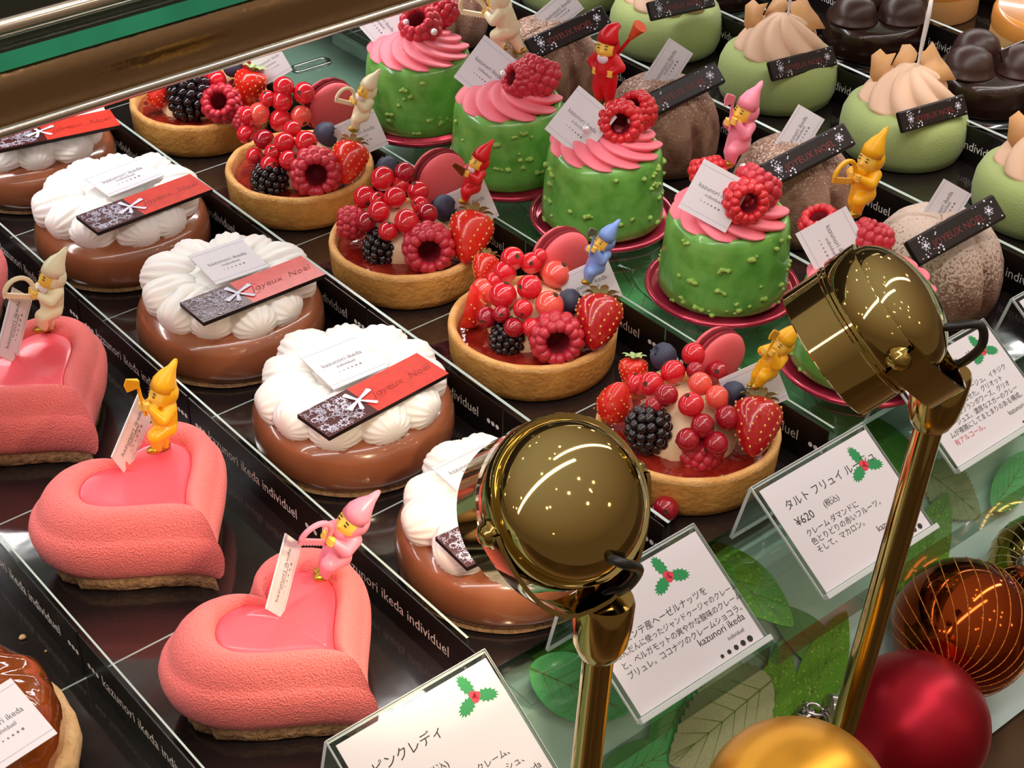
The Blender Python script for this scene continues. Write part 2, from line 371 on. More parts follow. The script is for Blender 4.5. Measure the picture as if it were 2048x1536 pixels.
ORD = ['first', 'second', 'third', 'fourth', 'fifth', 'sixth', 'seventh', 'eighth']
ROWN = dict(A='caramel apple tarts', B='pink heart cakes', C='chocolate cream cakes', D='fruit tarts', F='cocoa dome cakes', G='pistachio green cakes', H='dark chocolate dome cakes', I='orange custard cakes')
BRAND = 'kazunori ikeda individuel'
def tray_meshes(key, wd, ln, body):
    if key in ME: return ME[key]
    fl = MB().box((0, 0, -.001), (wd, ln-.0007, 0)).box((0, ln-.0007, -.001), (wd, ln, 0), 1)
    wl = MB().box((wd-.0005, .0006, 0), (wd, ln-.0006, .0196), 0)
    T = frame(Vector((wd-.0006, ln-.0040, .0075)), -Y, Z)
    for k in range(3):
        for q in (.0012+.0026*k, ln-.0082-.0026*(2-k)+.0013): wl.poly([T @ p for p in dot_poly(q, .0017, .00105)], 1)
    v, f = text_geo(body, .0058); k = (ln-.0085-.0195)/text_w(body, .0058)
    wl.add([Vector((p.x*k, p.y*1.15, 0)) for p in v], f, 1, T @ Matrix.Translation((.0095, 0, 0)))
    ME[key] = (fl.mesh('tray_floor', [M['tray'], M['acr_edge']], False), wl.mesh('side_wall', [M['strip'], M['stripink']], False))
    return ME[key]
Y0, CELL = .2965, .0875
for c in 'ABCDFGHI':
    y0 = Y0 - (.007 if c in 'AB' else 0); wd = XW[c]-XL[c]-.0006
    for k in range(8):
        yc = y0+CELL*(k+.5); px, py = proj(Vector((XL[c]+wd/2, yc, 0)))
        if not (-330 < px < 2330 and -260 < py < 1800) or (k > 5 and c in 'BCDE'): continue
        body = 'kazunori ikeda.com' if c == 'C' and k == 0 else BRAND
        fm, wm = tray_meshes((round(wd, 4), body), wd, CELL, body)
        r = thing('cake_tray', f'glossy black card tray, {ORD[k]} from the front under the {ROWN[c]}', 'tray', tr(XL[c], y0+CELL*k, -1e-9), 'black card trays under the cakes')
        obj('tray_floor', fm, r); obj('side_wall', wm, r)
for a, b, x, dz, y2 in (('apple tarts', 'heart cakes', .1403, 0, .74), ('heart cakes', 'chocolate cream cakes', .2323, 0, .80), ('chocolate cream cakes', 'fruit tarts', .3203, 0, .82), ('fruit tarts', 'green glazed cakes', .4051, -.0012, .84),
             ('green glazed cakes', 'cocoa domes', .4838, -.0012, .84), ('cocoa domes', 'pistachio green cakes', .5633, 0, .86), ('pistachio green cakes', 'dark chocolate dome cakes', .6453, 0, .86), ('dark chocolate dome cakes', 'orange custard cakes', .7279, 0, .86)):
    wd = {.1403: .0007, .2323: .0009, .3203: .0013, .4051: .0010}.get(x, .0019); m = MB().box((0, Y0, dz), (wd, y2, .0205), 0); m.m = [1 if sum(m.v[i].z for i in f)/4 > .02 else 0 for f in m.f]
    one('acrylic_divider', m.mesh('acrylic_divider', [M['acr'], M['acr_edge']], False), f'clear acrylic divider strip between the {a} and the {b}', 'divider', tr(x, 0, 0), 'clear dividers between the rows')
# clear tray with a slotted handle behind the green cakes
ZE = .0112
root = thing('acrylic_tray', 'long clear acrylic tray under the green cakes, an oval handle slot at its rear end', 'tray', tr(.4072, .300, 0))
obj('tray_plate', slab((0, 0, ZE-.0030), (.0757, .43, ZE)).mesh('tray_plate', [M['acr'], M['acr_side']], False), root)
for sx in (0, .0729):
    m = slab((sx, 0, -.0012), (sx+.0028, .43, ZE-.0031)); m.m = [1 if abs(f_) < 1 else 0 for f_ in m.m]
    obj('side_rail', m.mesh('side_rail', [M['acr_side']], False), root)
hc = at_z(622, 132, ZE+.0006); dl = (at_z(660, 122, ZE)-at_z(585, 145, ZE)); an = math.atan2(dl.y, dl.x); hl_ = dl.length*.46
pts = [Vector((hl_*.72*math.copysign(1, math.cos(a)) + hl_*.28*math.cos(a), hl_*.34*math.sin(a), 0)) for a in [2*PI*(i+.5)/28 for i in range(28)]]
obj('handle_slot', MB().tube(pts+[pts[0], pts[1]], .0012, 8, caps=False).mesh('handle_slot', [M['acr_side']], True), root, Matrix.Translation(hc-Vector((.4072, .300, 0))) @ Matrix.Rotation(an, 4, 'Z'))

# ------------------------------------------------------------------ price cards on acrylic stands
SW, SY, SZ = .0595, .0385, .0255
def holly(mb, T, s):
    for a in (1.75, 3.55, -.35):
        pts = []
        for i in range(28):
            t = 2*PI*i/28; e = 1 + .16*(1 if i % 2 else -1)
            pts.append(T @ Vector((s*(math.cos(a)*(1.15+math.cos(t)*e) - math.sin(a)*.55*math.sin(t)*e), s*(math.sin(a)*(1.15+math.cos(t)*e) + math.cos(a)*.55*math.sin(t)*e), 0)))
        mb.poly(pts, 2)
    for x, y in ((-.1, .2), (.25, .0), (-.05, -.25)): mb.poly([T @ p for p in dot_poly(x*s, y*s, .34*s, .00005)], 3)
def logo(mb, T, s, mi=1, n=5):
    put_text(mb, 'kazunori ikeda', s, mi, T @ Matrix.Translation((0, 0, 0)), 'RIGHT')
    put_text(mb, 'individuel', s*.55, mi, T @ Matrix.Translation((-s*.8, -s*.9, 0)), 'RIGHT')
    for i in range(n): mb.poly([T @ p for p in dot_poly(-s*4.4+i*s*.9, -s*1.75, s*(.2+.03*i))], mi)
def stand(x, yf, label, cardlabel, lines):
    y = yf
    root = thing('price_stand', label, 'price stand', tr(x, y, -.0012), 'acrylic price stands'); up = Vector((0, SY, SZ)).normalized(); n = Vector((0, -SZ, SY)).normalized()
    t = .0014; Ln = math.hypot(SY, SZ); T = frame(Vector((0, 0, .001)), X, up)
    m = MB().box((0, 0, 0), (SW, Ln, t), 0, T, bev=.0003); m.m = [0 if abs((T.inverted() @ (sum((m.v[i] for i in f), Vector())/len(f))).z - t/2) > t*.49 and len(f) == 4 else 1 for f in m.f]
    obj('front_panel', m.mesh('front_panel', [M['acr'], M['acr_rim']], False), root)
    tp = Vector((0, SY, SZ+.001)); T2 = frame(tp, X, Vector((0, .0062, -SZ-.001)))
    m = MB().box((0, 0, -t), (SW, math.hypot(.0062, SZ+.001), 0), 0, T2); m.m = [0 if abs(abs((T2.inverted() @ (sum((m.v[i] for i in f), Vector())/4)).z + t/2) - t/2) < t*.05 else 1 for f in m.f]
    obj('back_leg', m.mesh('back_leg', [M['acr'], M['acr_rim']], False), root)
    m = MB().box((0, -.0005, t*.9), (SW, .0016, t*2.6), 0, T, bev=.0003)
    obj('bottom_lip', m.mesh('bottom_lip', [M['acr_rim']], False), root)
    cw, ch = SW-.0036, Ln-.0046
    Tc = Matrix.Translation((x, y, -.0012)) @ T @ Matrix.Translation((.0018, .0018, t+.0001))
    m = MB().box((0, 0, 0), (cw, ch, .0003), 0); zt = Matrix.Translation((0, 0, .00036))
    for (body, tx, ty, s, mi) in lines:
        if body == 'HOLLY': holly(m, zt @ Matrix.Translation((tx*cw, ty*ch, 0)), s)
        elif body == 'LOGO': logo(m, zt @ Matrix.Translation((tx*cw, ty*ch, 0)), s)
        else: put_text(m, body, s, mi, zt @ Matrix.Translation((tx*cw, ty*ch, 0)))
    one('price_card', m.mesh('price_card', [M['paper'], M['dark'], M['holly'], M['hollyred'], M['redink']], False), cardlabel, 'price card', Tc, 'printed price cards')
stand(.1712, .2475, 'clear acrylic stand holding the lowest price card, in front of the pink hearts', 'white price card with holly print, lowest of the row, before the pink hearts',
      [('ピンクレディ', .10, .68, .0043, 1), ('¥600', .12, .46, .0040, 1), ('(税込)', .34, .465, .0032, 1), ('なめらかなクレーム、', .36, .32, .0028, 1), ('ピスターシュ、', .56, .22, .0028, 1), ('HOLLY', .82, .80, .0036, 2), ('LOGO', .95, .12, .0031, 1)])
stand(.2632, .2490, 'clear acrylic stand of the price card standing behind the nearer gold lamp', 'white price card full of small text, partly covered by the nearer gold lamp post',
      [('ピエモンテ産ヘーゼルナッツを', .06, .53, .0031, 1), ('ふんだんに使ったジャンドゥージャのクレーム', .06, .445, .0026, 1), ('と、ベルガモットの爽やかな酸味のクレーム', .06, .36, .0027, 1), ('ブリュレ。ココナツのクレームショコラ。', .06, .275, .0028, 1), ('HOLLY', .66, .80, .0037, 2), ('LOGO', .96, .20, .0036, 1)])
stand(.3513, .2500, 'clear acrylic stand in front of the yellow gnome tart', 'white price card reading 620 yen with holly print, in front of the yellow gnome tart',
      [('タルト フリュイ ルージュ', .10, .74, .0041, 1), ('¥620', .10, .58, .0044, 1), ('(税込)', .36, .60, .0030, 1), ('クレーム ダマンドに', .12, .465, .0029, 1), ('色とりどりの赤いフルーツ。', .12, .385, .0029, 1), ('そして、マカロン。', .12, .305, .0029, 1), ('HOLLY', .82, .74, .0038, 2), ('LOGO', .97, .19, .0034, 1)])
stand(.4420, .2650, 'clear acrylic stand behind the farther gold lamp', 'white price card with one line of red text, behind the farther gold lamp post',
      [('ピスターシュ ルージール', .12, .80, .0036, 1), ('¥620 (税込)', .10, .66, .0034, 1), ('フランボワージュ。 イチジク', .28, .545, .0027, 1), ('を香ばせた。グリオット', .30, .47, .0027, 1), ('とフランボワーズ、グリオ', .28, .395, .0027, 1), ('ジュエ。濃厚なスガーのクレー', .22, .32, .0027, 1), ('ムが複雑にしてまとまりのある構成。', .10, .245, .0027, 1), ('有アルコール。', .10, .165, .0028, 4), ('HOLLY', .82, .80, .0036, 2), ('LOGO', .97, .15, .0028, 1)])
stand(.5225, .2670, 'clear acrylic stand at the right frame edge, in front of the sugared cocoa dome', 'white price card at the right frame edge, only its corner in view',
      [('モンブラン', .10, .78, .0042, 1), ('¥620 (税込)', .10, .6, .0036, 1)])

# ------------------------------------------------------------------ printed paper cards
def card_mesh(Wd, Ht):
    k = ('card', round(Wd, 3), round(Ht, 3))
    if k in ME: return ME[k]
    Wd, Ht = k[1], k[2]
    m = MB().box((-Wd/2, -Ht/2, -.0002), (Wd/2, Ht/2, .0002)); T = Matrix.Translation((0, 0, .00027))
    put_text(m, 'kazunori ikeda', 1, 1, T @ Matrix.Translation((-Wd*.36, Ht*.02, 0)), fit=Wd*.72)
    put_text(m, 'individuel', 1, 1, T @ Matrix.Translation((-Wd*.17, -Ht*.09, 0)), fit=Wd*.34)
    for i in range(6): m.poly([T @ p for p in dot_poly((i-2.5)*Wd*.075, -Ht*.19, Wd*(.010+.002*i))], 1)
    for y in (.41, -.41): m.box((-Wd/2, y*Ht-.00008, .0002), (Wd/2, y*Ht+.00008, .00025), 2)
    ME[k] = m.mesh('name_card', [M['paper'], M['ink'], M['inkline']], False); return ME[k]
def card_px(TL, TR, BL, P0, n, label, group):
    n = n.normalized(); a, b, c = (at_plane(*p, P0, n) for p in (TL, TR, BL))
    wv, hv = b-a, a-c; W_, H_ = min(.034, max(.022, wv.length)), min(.030, max(.014, hv.length)); W_, H_ = round(W_*500)/500, round(H_*500)/500
    o = a + wv/2 - hv/2
    T = frame(o, wv, hv)
    return one('name_card', card_mesh(W_, H_), label, 'card', T, group)
def bar_px(P, xd, nrm, sc_, H_, me, name, label, cat, group):
    z = nrm.normalized(); x = (xd - z*xd.dot(z)).normalized()
    return one(name, me, label, cat, basis(z, x, P, sc_), group)
# ------------------------------------------------------------------ cake meshes
def heart_pt(t, s):
    x = 16*math.sin(t)**3; y = 13*math.cos(t)-5*math.cos(2*t)-2*math.cos(3*t)-math.cos(4*t)+1.8
    return Vector((x*s*.00235, y*s*.00241))
def heart_lathe(m, prof, n=96, mi=0, cap=False, jit=0):
    def g(i, j):
        p = heart_pt(2*PI*i/n, prof[j][0]); z = prof[j][1]
        if jit: k = 1+jit*noise.noise(Vector((p.x*300, p.y*300, z*500))); p = p*k
        return Vector((p.x, p.y, z))
    m.grid(g, n, len(prof), mi)
hm = MB(); heart_lathe(hm, [(.55, .0060), (.84, .0061), (.91, .0078), (.97, .0112), (1.0, .0160), (1.005, .0190), (.985, .0218), (.955, .0236), (.930, .0243), (.915, .0252), (.895, .0275), (.860, .0300), (.81, .0322), (.745, .0338), (.675, .0343), (.615, .0337), (.575, .0322), (.555, .0300)])
ME['heart_body'] = hm.mesh('velvet_body', [M['velvet']])
hm = MB(); heart_lathe(hm, [(.575, .0302), (.560, .0313), (.53, .0316), (.40, .0312), (.2, .0309), (.001, .0308)]); ME['heart_glaze'] = hm.mesh('glaze_pool', [M['pinkglaze']])
hm = MB(); heart_lathe(hm, [(.001, 0), (.80, 0), (.845, .0012), (.85, .0048), (.82, .0066), (.001, .0066)], jit=.05); ME['heart_base'] = hm.mesh('biscuit_base', [M['biscuit']], True, 50)

ME['choc_body'] = MB().lathe([(.0001, .0022), (.0350, .0022), (.0376, .0034), (.0386, .007), (.0386, .0115), (.0380, .0158), (.0364, .0194), (.0334, .0216), (.029, .0226), (.015, .0232), (.0001, .0234)], 72).mesh('glazed_body', [M['choc']])
ME['choc_base'] = MB().lathe([(.0001, 0), (.0362, 0), (.0372, .0010), (.0368, .0026), (.0001, .0026)], 72, fn=lambda t, r, z: (r*(1+.006*math.sin(9*t)*math.sin(4*t)), z)).mesh('biscuit_base', [M['biscuit']], True, 50)
def cream_ring(seed):
    rnd = random.Random(seed); m = MB()
    for k in range(11):
        a = 2*PI*k/11 + rnd.uniform(-.08, .08); R = .0240+rnd.uniform(-.0012, .0012); sz = rnd.uniform(.90, 1.08)
        ax = Vector((math.cos(a), math.sin(a), rnd.uniform(-.22, -.05))).normalized()
        B = basis(ax, Z); nr = 15; ph = rnd.random()*6
        def g(i, j):
            th = 2*PI*i/60; t = j/15*PI; rr = math.sin(t)**.62*(1+.055*math.cos(nr*th+ph+t*1.6)+.16*noise.noise(Vector((th*.7+k*3, t*1.4, seed))))
            return B @ Vector((.0084*sz*rr*math.cos(th), .0104*sz*rr*math.sin(th), -.0118*sz*math.cos(t))) + Vector((R*math.cos(a), R*math.sin(a), .0262))
        m.grid(g, 60, 16)
    m.lathe([(.0175, .0240), (.0185, .029), (.0145, .0318), (.007, .0326), (.0001, .0328)], 60, fn=lambda t, r, z: (r*(1+.06*math.sin(14*t+z*900)), z))
    return m.mesh('piped_cream', [M['cream']])
for s in range(3): ME['cream%d' % s] = cream_ring(s+3)

def crust_fn(t, r, z): return (r*(1+.006*noise.noise(Vector((math.cos(t)*5, math.sin(t)*5, z*90)))), z + (.0005*noise.noise(Vector((math.cos(t)*4, math.sin(t)*4, 7))) if z > .01 else 0))
m = MB().lathe([(.0001, 0), (.0318, 0), (.0332, .0008), (.0340, .004), (.0348, .0155)], 96, 0, crust_fn).lathe([(.0348, .0155), (.0345, .0172), (.0335, .0178), (.0322, .0176), (.0314, .0165), (.0308, .0130), (.0304, .0115)], 96, 1, crust_fn)
ME['crust'] = m.mesh('pastry_shell', [M['crust'], M['crustrim']])
ME['jamfill'] = MB().lathe([(.0309, .0128), (.0298, .0137), (.027, .0141), (.018, .0145), (.008, .0148), (.0001, .0148)], 64, fn=lambda t, r, z: (r, z+.0009*noise.noise(Vector((r*math.cos(t)*260, r*math.sin(t)*260, 3))))).mesh('jam_filling', [M['jam']])
ME['mound'] = MB().lathe([(.0195, .0140), (.0198, .018), (.0175, .0230), (.0130, .0272), (.008, .0298), (.0001, .0308)], 40, fn=lambda t, r, z: (r*(1+.05*math.sin(5*t+z*300)), z)).mesh('cream_mound', [M['custard']])

def gcyl_fn(t, r, z): return (r*(1+.010*noise.noise(Vector((math.cos(t)*3, math.sin(t)*3, z*80)))), z)
ME['gbody'] = MB().lathe([(.0001, .0022), (.0266, .0022), (.0276, .0035), (.0273, .008), (.0265, .020), (.0256, .0315), (.0250, .0345), (.0238, .0366), (.0222, .0370), (.0205, .0358), (.0001, .0350)], 72, fn=gcyl_fn).mesh('glazed_body', [M['green']])
def nuts(seed):
    rnd = random.Random(seed); m = MB()
    for k in range(46):
        a = rnd.uniform(0, 2*PI); z = .004 + .029*rnd.random()**1.3; R = .0273-.0018*z/.033
        for q in range(rnd.choice((1, 1, 2, 3))):
            m.sphere(((R+.0002)*math.cos(a+q*.05), (R+.0002)*math.sin(a+q*.05), z+rnd.uniform(-.001, .001)), rnd.uniform(.0008, .0016), 2, 0, (1, 1, .8), dn=.5, ds=1.6, seed=k+q)
    return m.mesh('nut_crumbs', [M['nut']])
ME['nuts0'], ME['nuts1'] = nuts(5), nuts(9)
ME['redboard'] = MB().lathe([(.0001, .0006), (.0295, .0006), (.0305, .0012), (.0312, .0030), (.0320, .0036), (.0329, .0031), (.0331, .0020), (.0322, .0009), (.0312, 0), (.0001, 0)], 80).mesh('cake_board', [M['redplastic']])
def swirl(name, mt, r0, h, nr, depth_, twist, z0, seed=0, pw=.8, floor_=.0):
    def g(i, j):
        t = j/33; th = 2*PI*i/132; z = z0 + h*t; base = r0*max(.0, (1-t**1.7))**.55*(1-.18*t)
        u = (nr*(th + twist*t) + seed) % (2*PI); rg = abs(math.sin(u/2))**pw
        r = base*(1 - depth_ + depth_*rg) + .0002
        if t < .12: r *= .86+.14*(t/.12)**.5
        return Vector((r*math.cos(th), r*math.sin(th), z + .0012*rg*(1-t)))
    m = MB().grid(g, 132, 34); return m.mesh(name, [mt])
ME['pswirl0'] = swirl('piped_cream', M['pinkcream'], .0262, .0125, 11, .24, 1.7, .0348)
ME['pswirl1'] = swirl('piped_cream', M['pinkcream'], .0258, .0120, 10, .26, 1.5, .0350, 2)
ME['gswirl'] = swirl('piped_cream', M['beigecream'], .0250, .0215, 8, .24, .8, .0235, 1, .6)
ME['gbun'] = MB().lathe([(.0001, 0), (.0270, 0), (.0295, .0010), (.0312, .006), (.0316, .012), (.0310, .018), (.0290, .0228), (.0255, .0255), (.021, .0262), (.0001, .0262)], 72).mesh('velvet_body', [M['pistachio']])
def dome_fn(t, r, z):
    u = ((t*5/(2*PI)) % 1.0); c = math.exp(-((min(u, 1-u))/.07)**2); k = min(1, z/.008)
    return (r*(1-.13*c*k), z - .002*c*k*(r < .012))
ME['cdome'] = MB().lathe([(.0001, .0004), (.0262, .0004), (.0276, .0012), (.0290, .007), (.0293, .014), (.0282, .022), (.0255, .029), (.0215, .0345), (.0165, .0382), (.0105, .0400), (.005, .0398), (.0001, .0385)], 120, fn=dome_fn).mesh('cocoa_dome', [M['cocoa']])
ME['cdome2'] = ME['cdome'].copy(); ME['cdome2'].materials[0] = M['cocoa2']
# bars
def printed_bar():
    L_, W_, t = .0565, .0180, .0016; m = MB().box((-L_/2, -W_/2, -t), (L_/2, W_/2, 0), 0)
    z = .0001; xs = -L_/2+L_*.40
    m.poly([(-L_/2, -W_/2, z), (xs, -W_/2, z), (xs, W_/2, z), (-L_/2, W_/2, z)], 2); m.poly([(xs, -W_/2, z), (L_/2, -W_/2, z), (L_/2, W_/2, z), (xs, W_/2, z)], 1)
    rnd = random.Random(4); z2 = .0002
    for k in range(24):                                     # lacework flowers
        cx, cy = rnd.uniform(-L_/2+.0015, xs-.0050), rnd.uniform(-W_/2+.0015, W_/2-.0015); r = rnd.uniform(.0014, .0026)
        for p in range(9):
            a = 2*PI*p/9+k
            for (r0, r1, hw) in ((.35, 1, .10), (.5, .8, .22)):
                d = Vector((math.cos(a), math.sin(a), 0)); q = Vector((-d.y, d.x, 0)); c = Vector((cx, cy, z2+.00001*k))
                pts = [c+d*r*r0, c+d*r*(r0+r1)/2+q*r*hw, c+d*r*r1, c+d*r*(r0+r1)/2-q*r*hw]
                if all(-L_/2 < v.x < xs-.003 and abs(v.y) < W_/2 for v in pts): m.poly(pts, 3)
    for k in range(120):                                    # scattered scrolls
        cx, cy = rnd.uniform(-L_/2+.0008, xs-.0055), rnd.uniform(-W_/2+.0008, W_/2-.0008); a0 = rnd.uniform(0, 6.3); r = rnd.uniform(.0006, .0013)
        arc = [(cx+r*math.cos(a0+q*.45), cy+r*math.sin(a0+q*.45)) for q in range(7)]; w_ = .00013
        out = [(cx+(r+w_)*math.cos(a0+q*.45), cy+(r+w_)*math.sin(a0+q*.45)) for q in range(7)]
        if all(abs(p[1]) < W_/2 and p[0] > -L_/2 for p in arc+out): m.grid(lambda i, j: Vector(((arc, out)[j][i][0], (arc, out)[j][i][1], z2+.00016)), 7, 2, 3, wrap_u=False)
    c = Vector((xs-.0015, .0005, z2+.0003))
    for a, l, wd in ((.35, .0075, .0016), (1.9, .0062, .0017), (3.5, .0065, .0018), (-.9, .0070, .0013), (-2.0, .0055, .0013)):   # bow
        d = Vector((math.cos(a), math.sin(a), 0)); q = Vector((-d.y, d.x, 0)); m.poly([c-q*.0004, c+d*l-q*wd*.7, c+d*l*1.05, c+d*l+q*wd*.7, c+q*.0004], 3)
    m.poly([p+Vector((c.x, c.y, c.z+.0001)) for p in dot_poly(0, 0, .0011)], 3)
    put_text(m, 'Joyeux  Noël', .0052, 4, Matrix.Translation((xs+.0040, -.0020, z2)), shear=.35)
    for i in range(20):
        a0, a1 = 2*PI*i/20, 2*PI*(i+1)/20; f = lambda a, r: (xs+.0045+r*math.cos(a), r*1.1*math.sin(a), z2)
        m.poly([f(a0, .0036), f(a1, .0036), f(a1, .00375), f(a0, .00375)], 4)
    return m.mesh('chocolate_bar', [M['bar'], M['barred'], M['barbrown'], M['barwhite'], M['bartext2']], False)
ME['pbar'] = printed_bar()
def snow_bar(body):
    L_, W_, t = .0560, .0135, .0042; m = MB().box((-L_/2, -W_/2, -t), (L_/2, W_/2, 0), 0, bev=.0012); z = .00012
    rnd = random.Random(len(body))
    for cx in (-.020, .0205):
        for k in range(6):
            d = Vector((math.cos(k*PI/3), math.sin(k*PI/3), 0)); q = Vector((-d.y, d.x, 0)); c = Vector((cx, .0004, z))
            m.poly([c+q*.0002, c+d*.0027+q*.0002, c+d*.0027-q*.0002, c-q*.0002], 2)
            for e in (-1, 1): m.poly([c+d*.0014, c+d*.0022+q*.0009*e, c+d*.0019+q*.0009*e], 2)
        m.poly([p+Vector((cx, .0004, z+.00005)) for p in dot_poly(0, 0, .0010)], 2)
    for k in range(34):
        cx = rnd.choice((-1, 1))*rnd.uniform(.011, .0262); cy = rnd.choice((-1, 1))*rnd.uniform(.0026, .0056) if abs(cx) < .024 else rnd.uniform(-.005, .005)
        m.poly(dot_poly(cx, cy, rnd.uniform(.0002, .0006), z+.0001, 8), 2)
    put_text(m, body, 1, 1, Matrix.Translation((-.0160, -.0024, z)), fit=.0325)
    return m.mesh('snowflake_bar', [M['bar'], M['bartext'], M['barwhite']], False)
ME['sbar'] = snow_bar('JOYEUX NOEL')

# ------------------------------------------------------------------ fruit meshes
def drupes(rows, r, mats, hole=None, seed=0, n=2, sz=1):
    rnd = random.Random(seed); m = MB()
    for (R, z, k, s, tilt) in rows:
        for i in range(k):
            a = 2*PI*(i+.5*(tilt % 2))/k + rnd.uniform(-.06, .06)
            m.sphere((R*r*math.cos(a), R*r*math.sin(a), z*r), s*r*sz*rnd.uniform(.92, 1.06), n, 0, (1, 1, 1.08))
    if hole: m.lathe([(p[0]*r, p[1]*r) for p in hole], 20, 1)
    return m.mesh('flesh', mats)
# open raspberry: mouth at +z, tip at -z, unit radius
RR = [(.72, .62, 13, .23, 0), (.86, .28, 13, .27, 1), (.84, -.12, 12, .28, 0), (.72, -.50, 11, .27, 1), (.50, -.84, 8, .26, 0), (.2, -1.06, 4, .25, 1)]
HOLE = [(.80, .5), (.62, .66), (.50, .55), (.42, .1), (.30, -.3), (.001, -.4)]
BODY = [(.001, -1.16), (.50, -.95), (.80, -.50), (.92, 0), (.90, .45), (.72, .66)]
def rasp(key, mk, seed):
    rnd = random.Random(seed); m = MB()
    for (R, z, k, s, tl) in RR:
        for i in range(k):
            a = 2*PI*(i+.5*(tl % 2))/k + rnd.uniform(-.05, .05); rad = Vector((math.cos(a), math.sin(a), 0))
            m.sphere(rad*R + Z*z, s*1.16*rnd.uniform(.94, 1.05), 2, 0, (1, 1, 1.12))
    m.lathe(HOLE, 24, 1).lathe(BODY, 20, 0)
    ME[key] = m.mesh('raspberry', [M[mk], M['rasphole']])
rasp('rasp', 'rasp', 1); rasp('rasp2', 'rasp2', 2)
def blackb():
    rnd = random.Random(8); m = MB()
    for (R, z, k, tl) in ((.25, 1.0, 4, 0), (.62, .82, 9, 1), (.84, .48, 12, 0), (.92, .1, 13, 1), (.88, -.28, 12, 0), (.72, -.62, 10, 1), (.45, -.9, 7, 0), (.01, -1.02, 1, 0)):
        for i in range(k):
            a = 2*PI*(i+.5*tl)/k + rnd.uniform(-.07, .07)
            m.sphere((R*math.cos(a), R*math.sin(a), z), .25*rnd.uniform(.92, 1.08), 2)
    m.sphere((0, 0, 0), .9, 2); return m.mesh('blackberry', [M['black']])
ME['blackb'] = blackb()
def straw(mk):
    m = MB()
    prof = [(.001, -1.25), (.22, -1.15), (.48, -.85), (.70, -.45), (.86, 0), (.92, .35), (.84, .66), (.60, .86), (.25, .90), (.001, .86)]
    m.lathe(prof, 40, 0, lambda t, r, z: (r*(1+.04*noise.noise(Vector((math.cos(t)*1.5, math.sin(t)*1.5, z)))), z))
    for row, z in enumerate([-.98, -.74, -.5, -.26, -.02, .22, .45, .66]):
        R = 0
        for (r0, z0), (r1, z1) in zip(prof, prof[1:]):
            if z0 <= z <= z1: R = r0+(r1-r0)*(z-z0)/(z1-z0); break
        k = max(4, int(R*15))
        for i in range(k):
            a = 2*PI*(i+.5*(row % 2))/k; m.sphere((R*math.cos(a)*.995, R*math.sin(a)*.995, z), .046, 1, 1, (1, 1, 1.5))
    return m.mesh('strawberry', [M[mk], M['seed']])
ME['straw'], ME['straw2'] = straw('straw'), straw('straw2')
def calyx(n=7):
    m = MB()
    for k in range(n):
        a = 2*PI*k/n; d = Vector((math.cos(a), math.sin(a), 0)); q = Vector((-d.y, d.x, 0)); s = .8+.3*((k*37) % 5)/5
        m.grid(lambda i, j: d*(.1+s*.72*j/5) + q*((i-1)*.17*math.sin(PI*min(1, (j+1)/6.5))) + Z*(.92 + .28*math.sin(j/5*2.2) - .05*abs(i-1)), 3, 6, 0, wrap_u=False)
    m.tube([(0, 0, .86), (.03, 0, 1.1), (.1, .02, 1.25)], [.08, .06, .05], 8)
    return m.mesh('calyx', [M['leafy']])
ME['scalyx'] = calyx()
def halfstraw():
    m = MB(); prof = [(-1.2, .02), (-1.05, .28), (-.7, .55), (-.2, .78), (.3, .88), (.65, .75), (.86, .35), (.88, .02)]
    m.grid(lambda i, j: Vector((prof[j][1]*math.cos(PI*i/16-PI/2), prof[j][1]*math.sin(PI*i/16-PI/2), prof[j][0])), 17, len(prof), 0, wrap_u=False)
    m.poly([(-.002, -p[1], p[0]) for p in prof] + [(-.002, p[1], p[0]) for p in prof[::-1]], 2)
    m.poly([(-.012, -p[1]*.42, p[0]*.7) for p in prof] + [(-.012, p[1]*.42, p[0]*.7) for p in prof[::-1]], 3)
    for k in range(26):
        a = -1.2+2.4*((k*7) % 11)/10; z = -.8+1.5*k/26; R = .86-.3*max(0, -z); m.sphere((R*math.cos(a), R*math.sin(a), z), .045, 1, 1)
    return m.mesh('strawberry_half', [M['straw'], M['seed'], M['strawin'], M['cream']], True, 40)
ME['halfstraw'] = halfstraw()
ME['cur'] = MB().sphere((0, 0, 0), 1, 3, 0, (1, 1, .96)).mesh('currant', [M['currant']])
ME['cur2'] = MB().sphere((0, 0, 0), 1, 3, 0, (1, 1, .94)).mesh('currant', [M['currant2']])
ME['cur3'] = MB().sphere((0, 0, 0), 1, 3, 0, (1, 1, .96)).mesh('currant', [M['currant3']])
m = MB().lathe([(.22, .93), (.20, 1.0), (.10, .985), (.001, .97)], 5); ME['curcalyx'] = m.mesh('calyx', [M['calyx']], False)
ME['blueb'] = MB().lathe([(.001, -.92), (.5, -.80), (.86, -.42), (1, .05), (.9, .5), (.6, .82), (.36, .90), (.30, .84), (.15, .74), (.001, .72)], 36).mesh('blueberry', [M['blue']])
m = MB()
for k in range(5):
    a = 2*PI*k/5; d = Vector((math.cos(a), math.sin(a), 0)); q = Vector((-d.y, d.x, 0)); m.add([d*.30-q*.17+Z*.86, d*.30+q*.17+Z*.86, d*.44+Z*1.04], [[0, 1, 2]])
ME['bcrown'] = m.mesh('crown', [M['blue']], False)
ME['mshell'] = MB().lathe([(.001, .30), (.5, .29), (.78, .25), (.94, .16), (1, .05), (.98, 0), (.001, 0)], 48).mesh('shell', [M['mac']])
ME['mfoot'] = MB().lathe([(.001, 0), (.97, 0), (1.03, -.03), (1.02, -.09), (.95, -.12), (.001, -.12)], 96, fn=lambda t, r, z: (r*(1+.022*math.sin(31*t)*math.sin(17*t+1)), z)).mesh('ruffled_foot', [M['macfoot']])
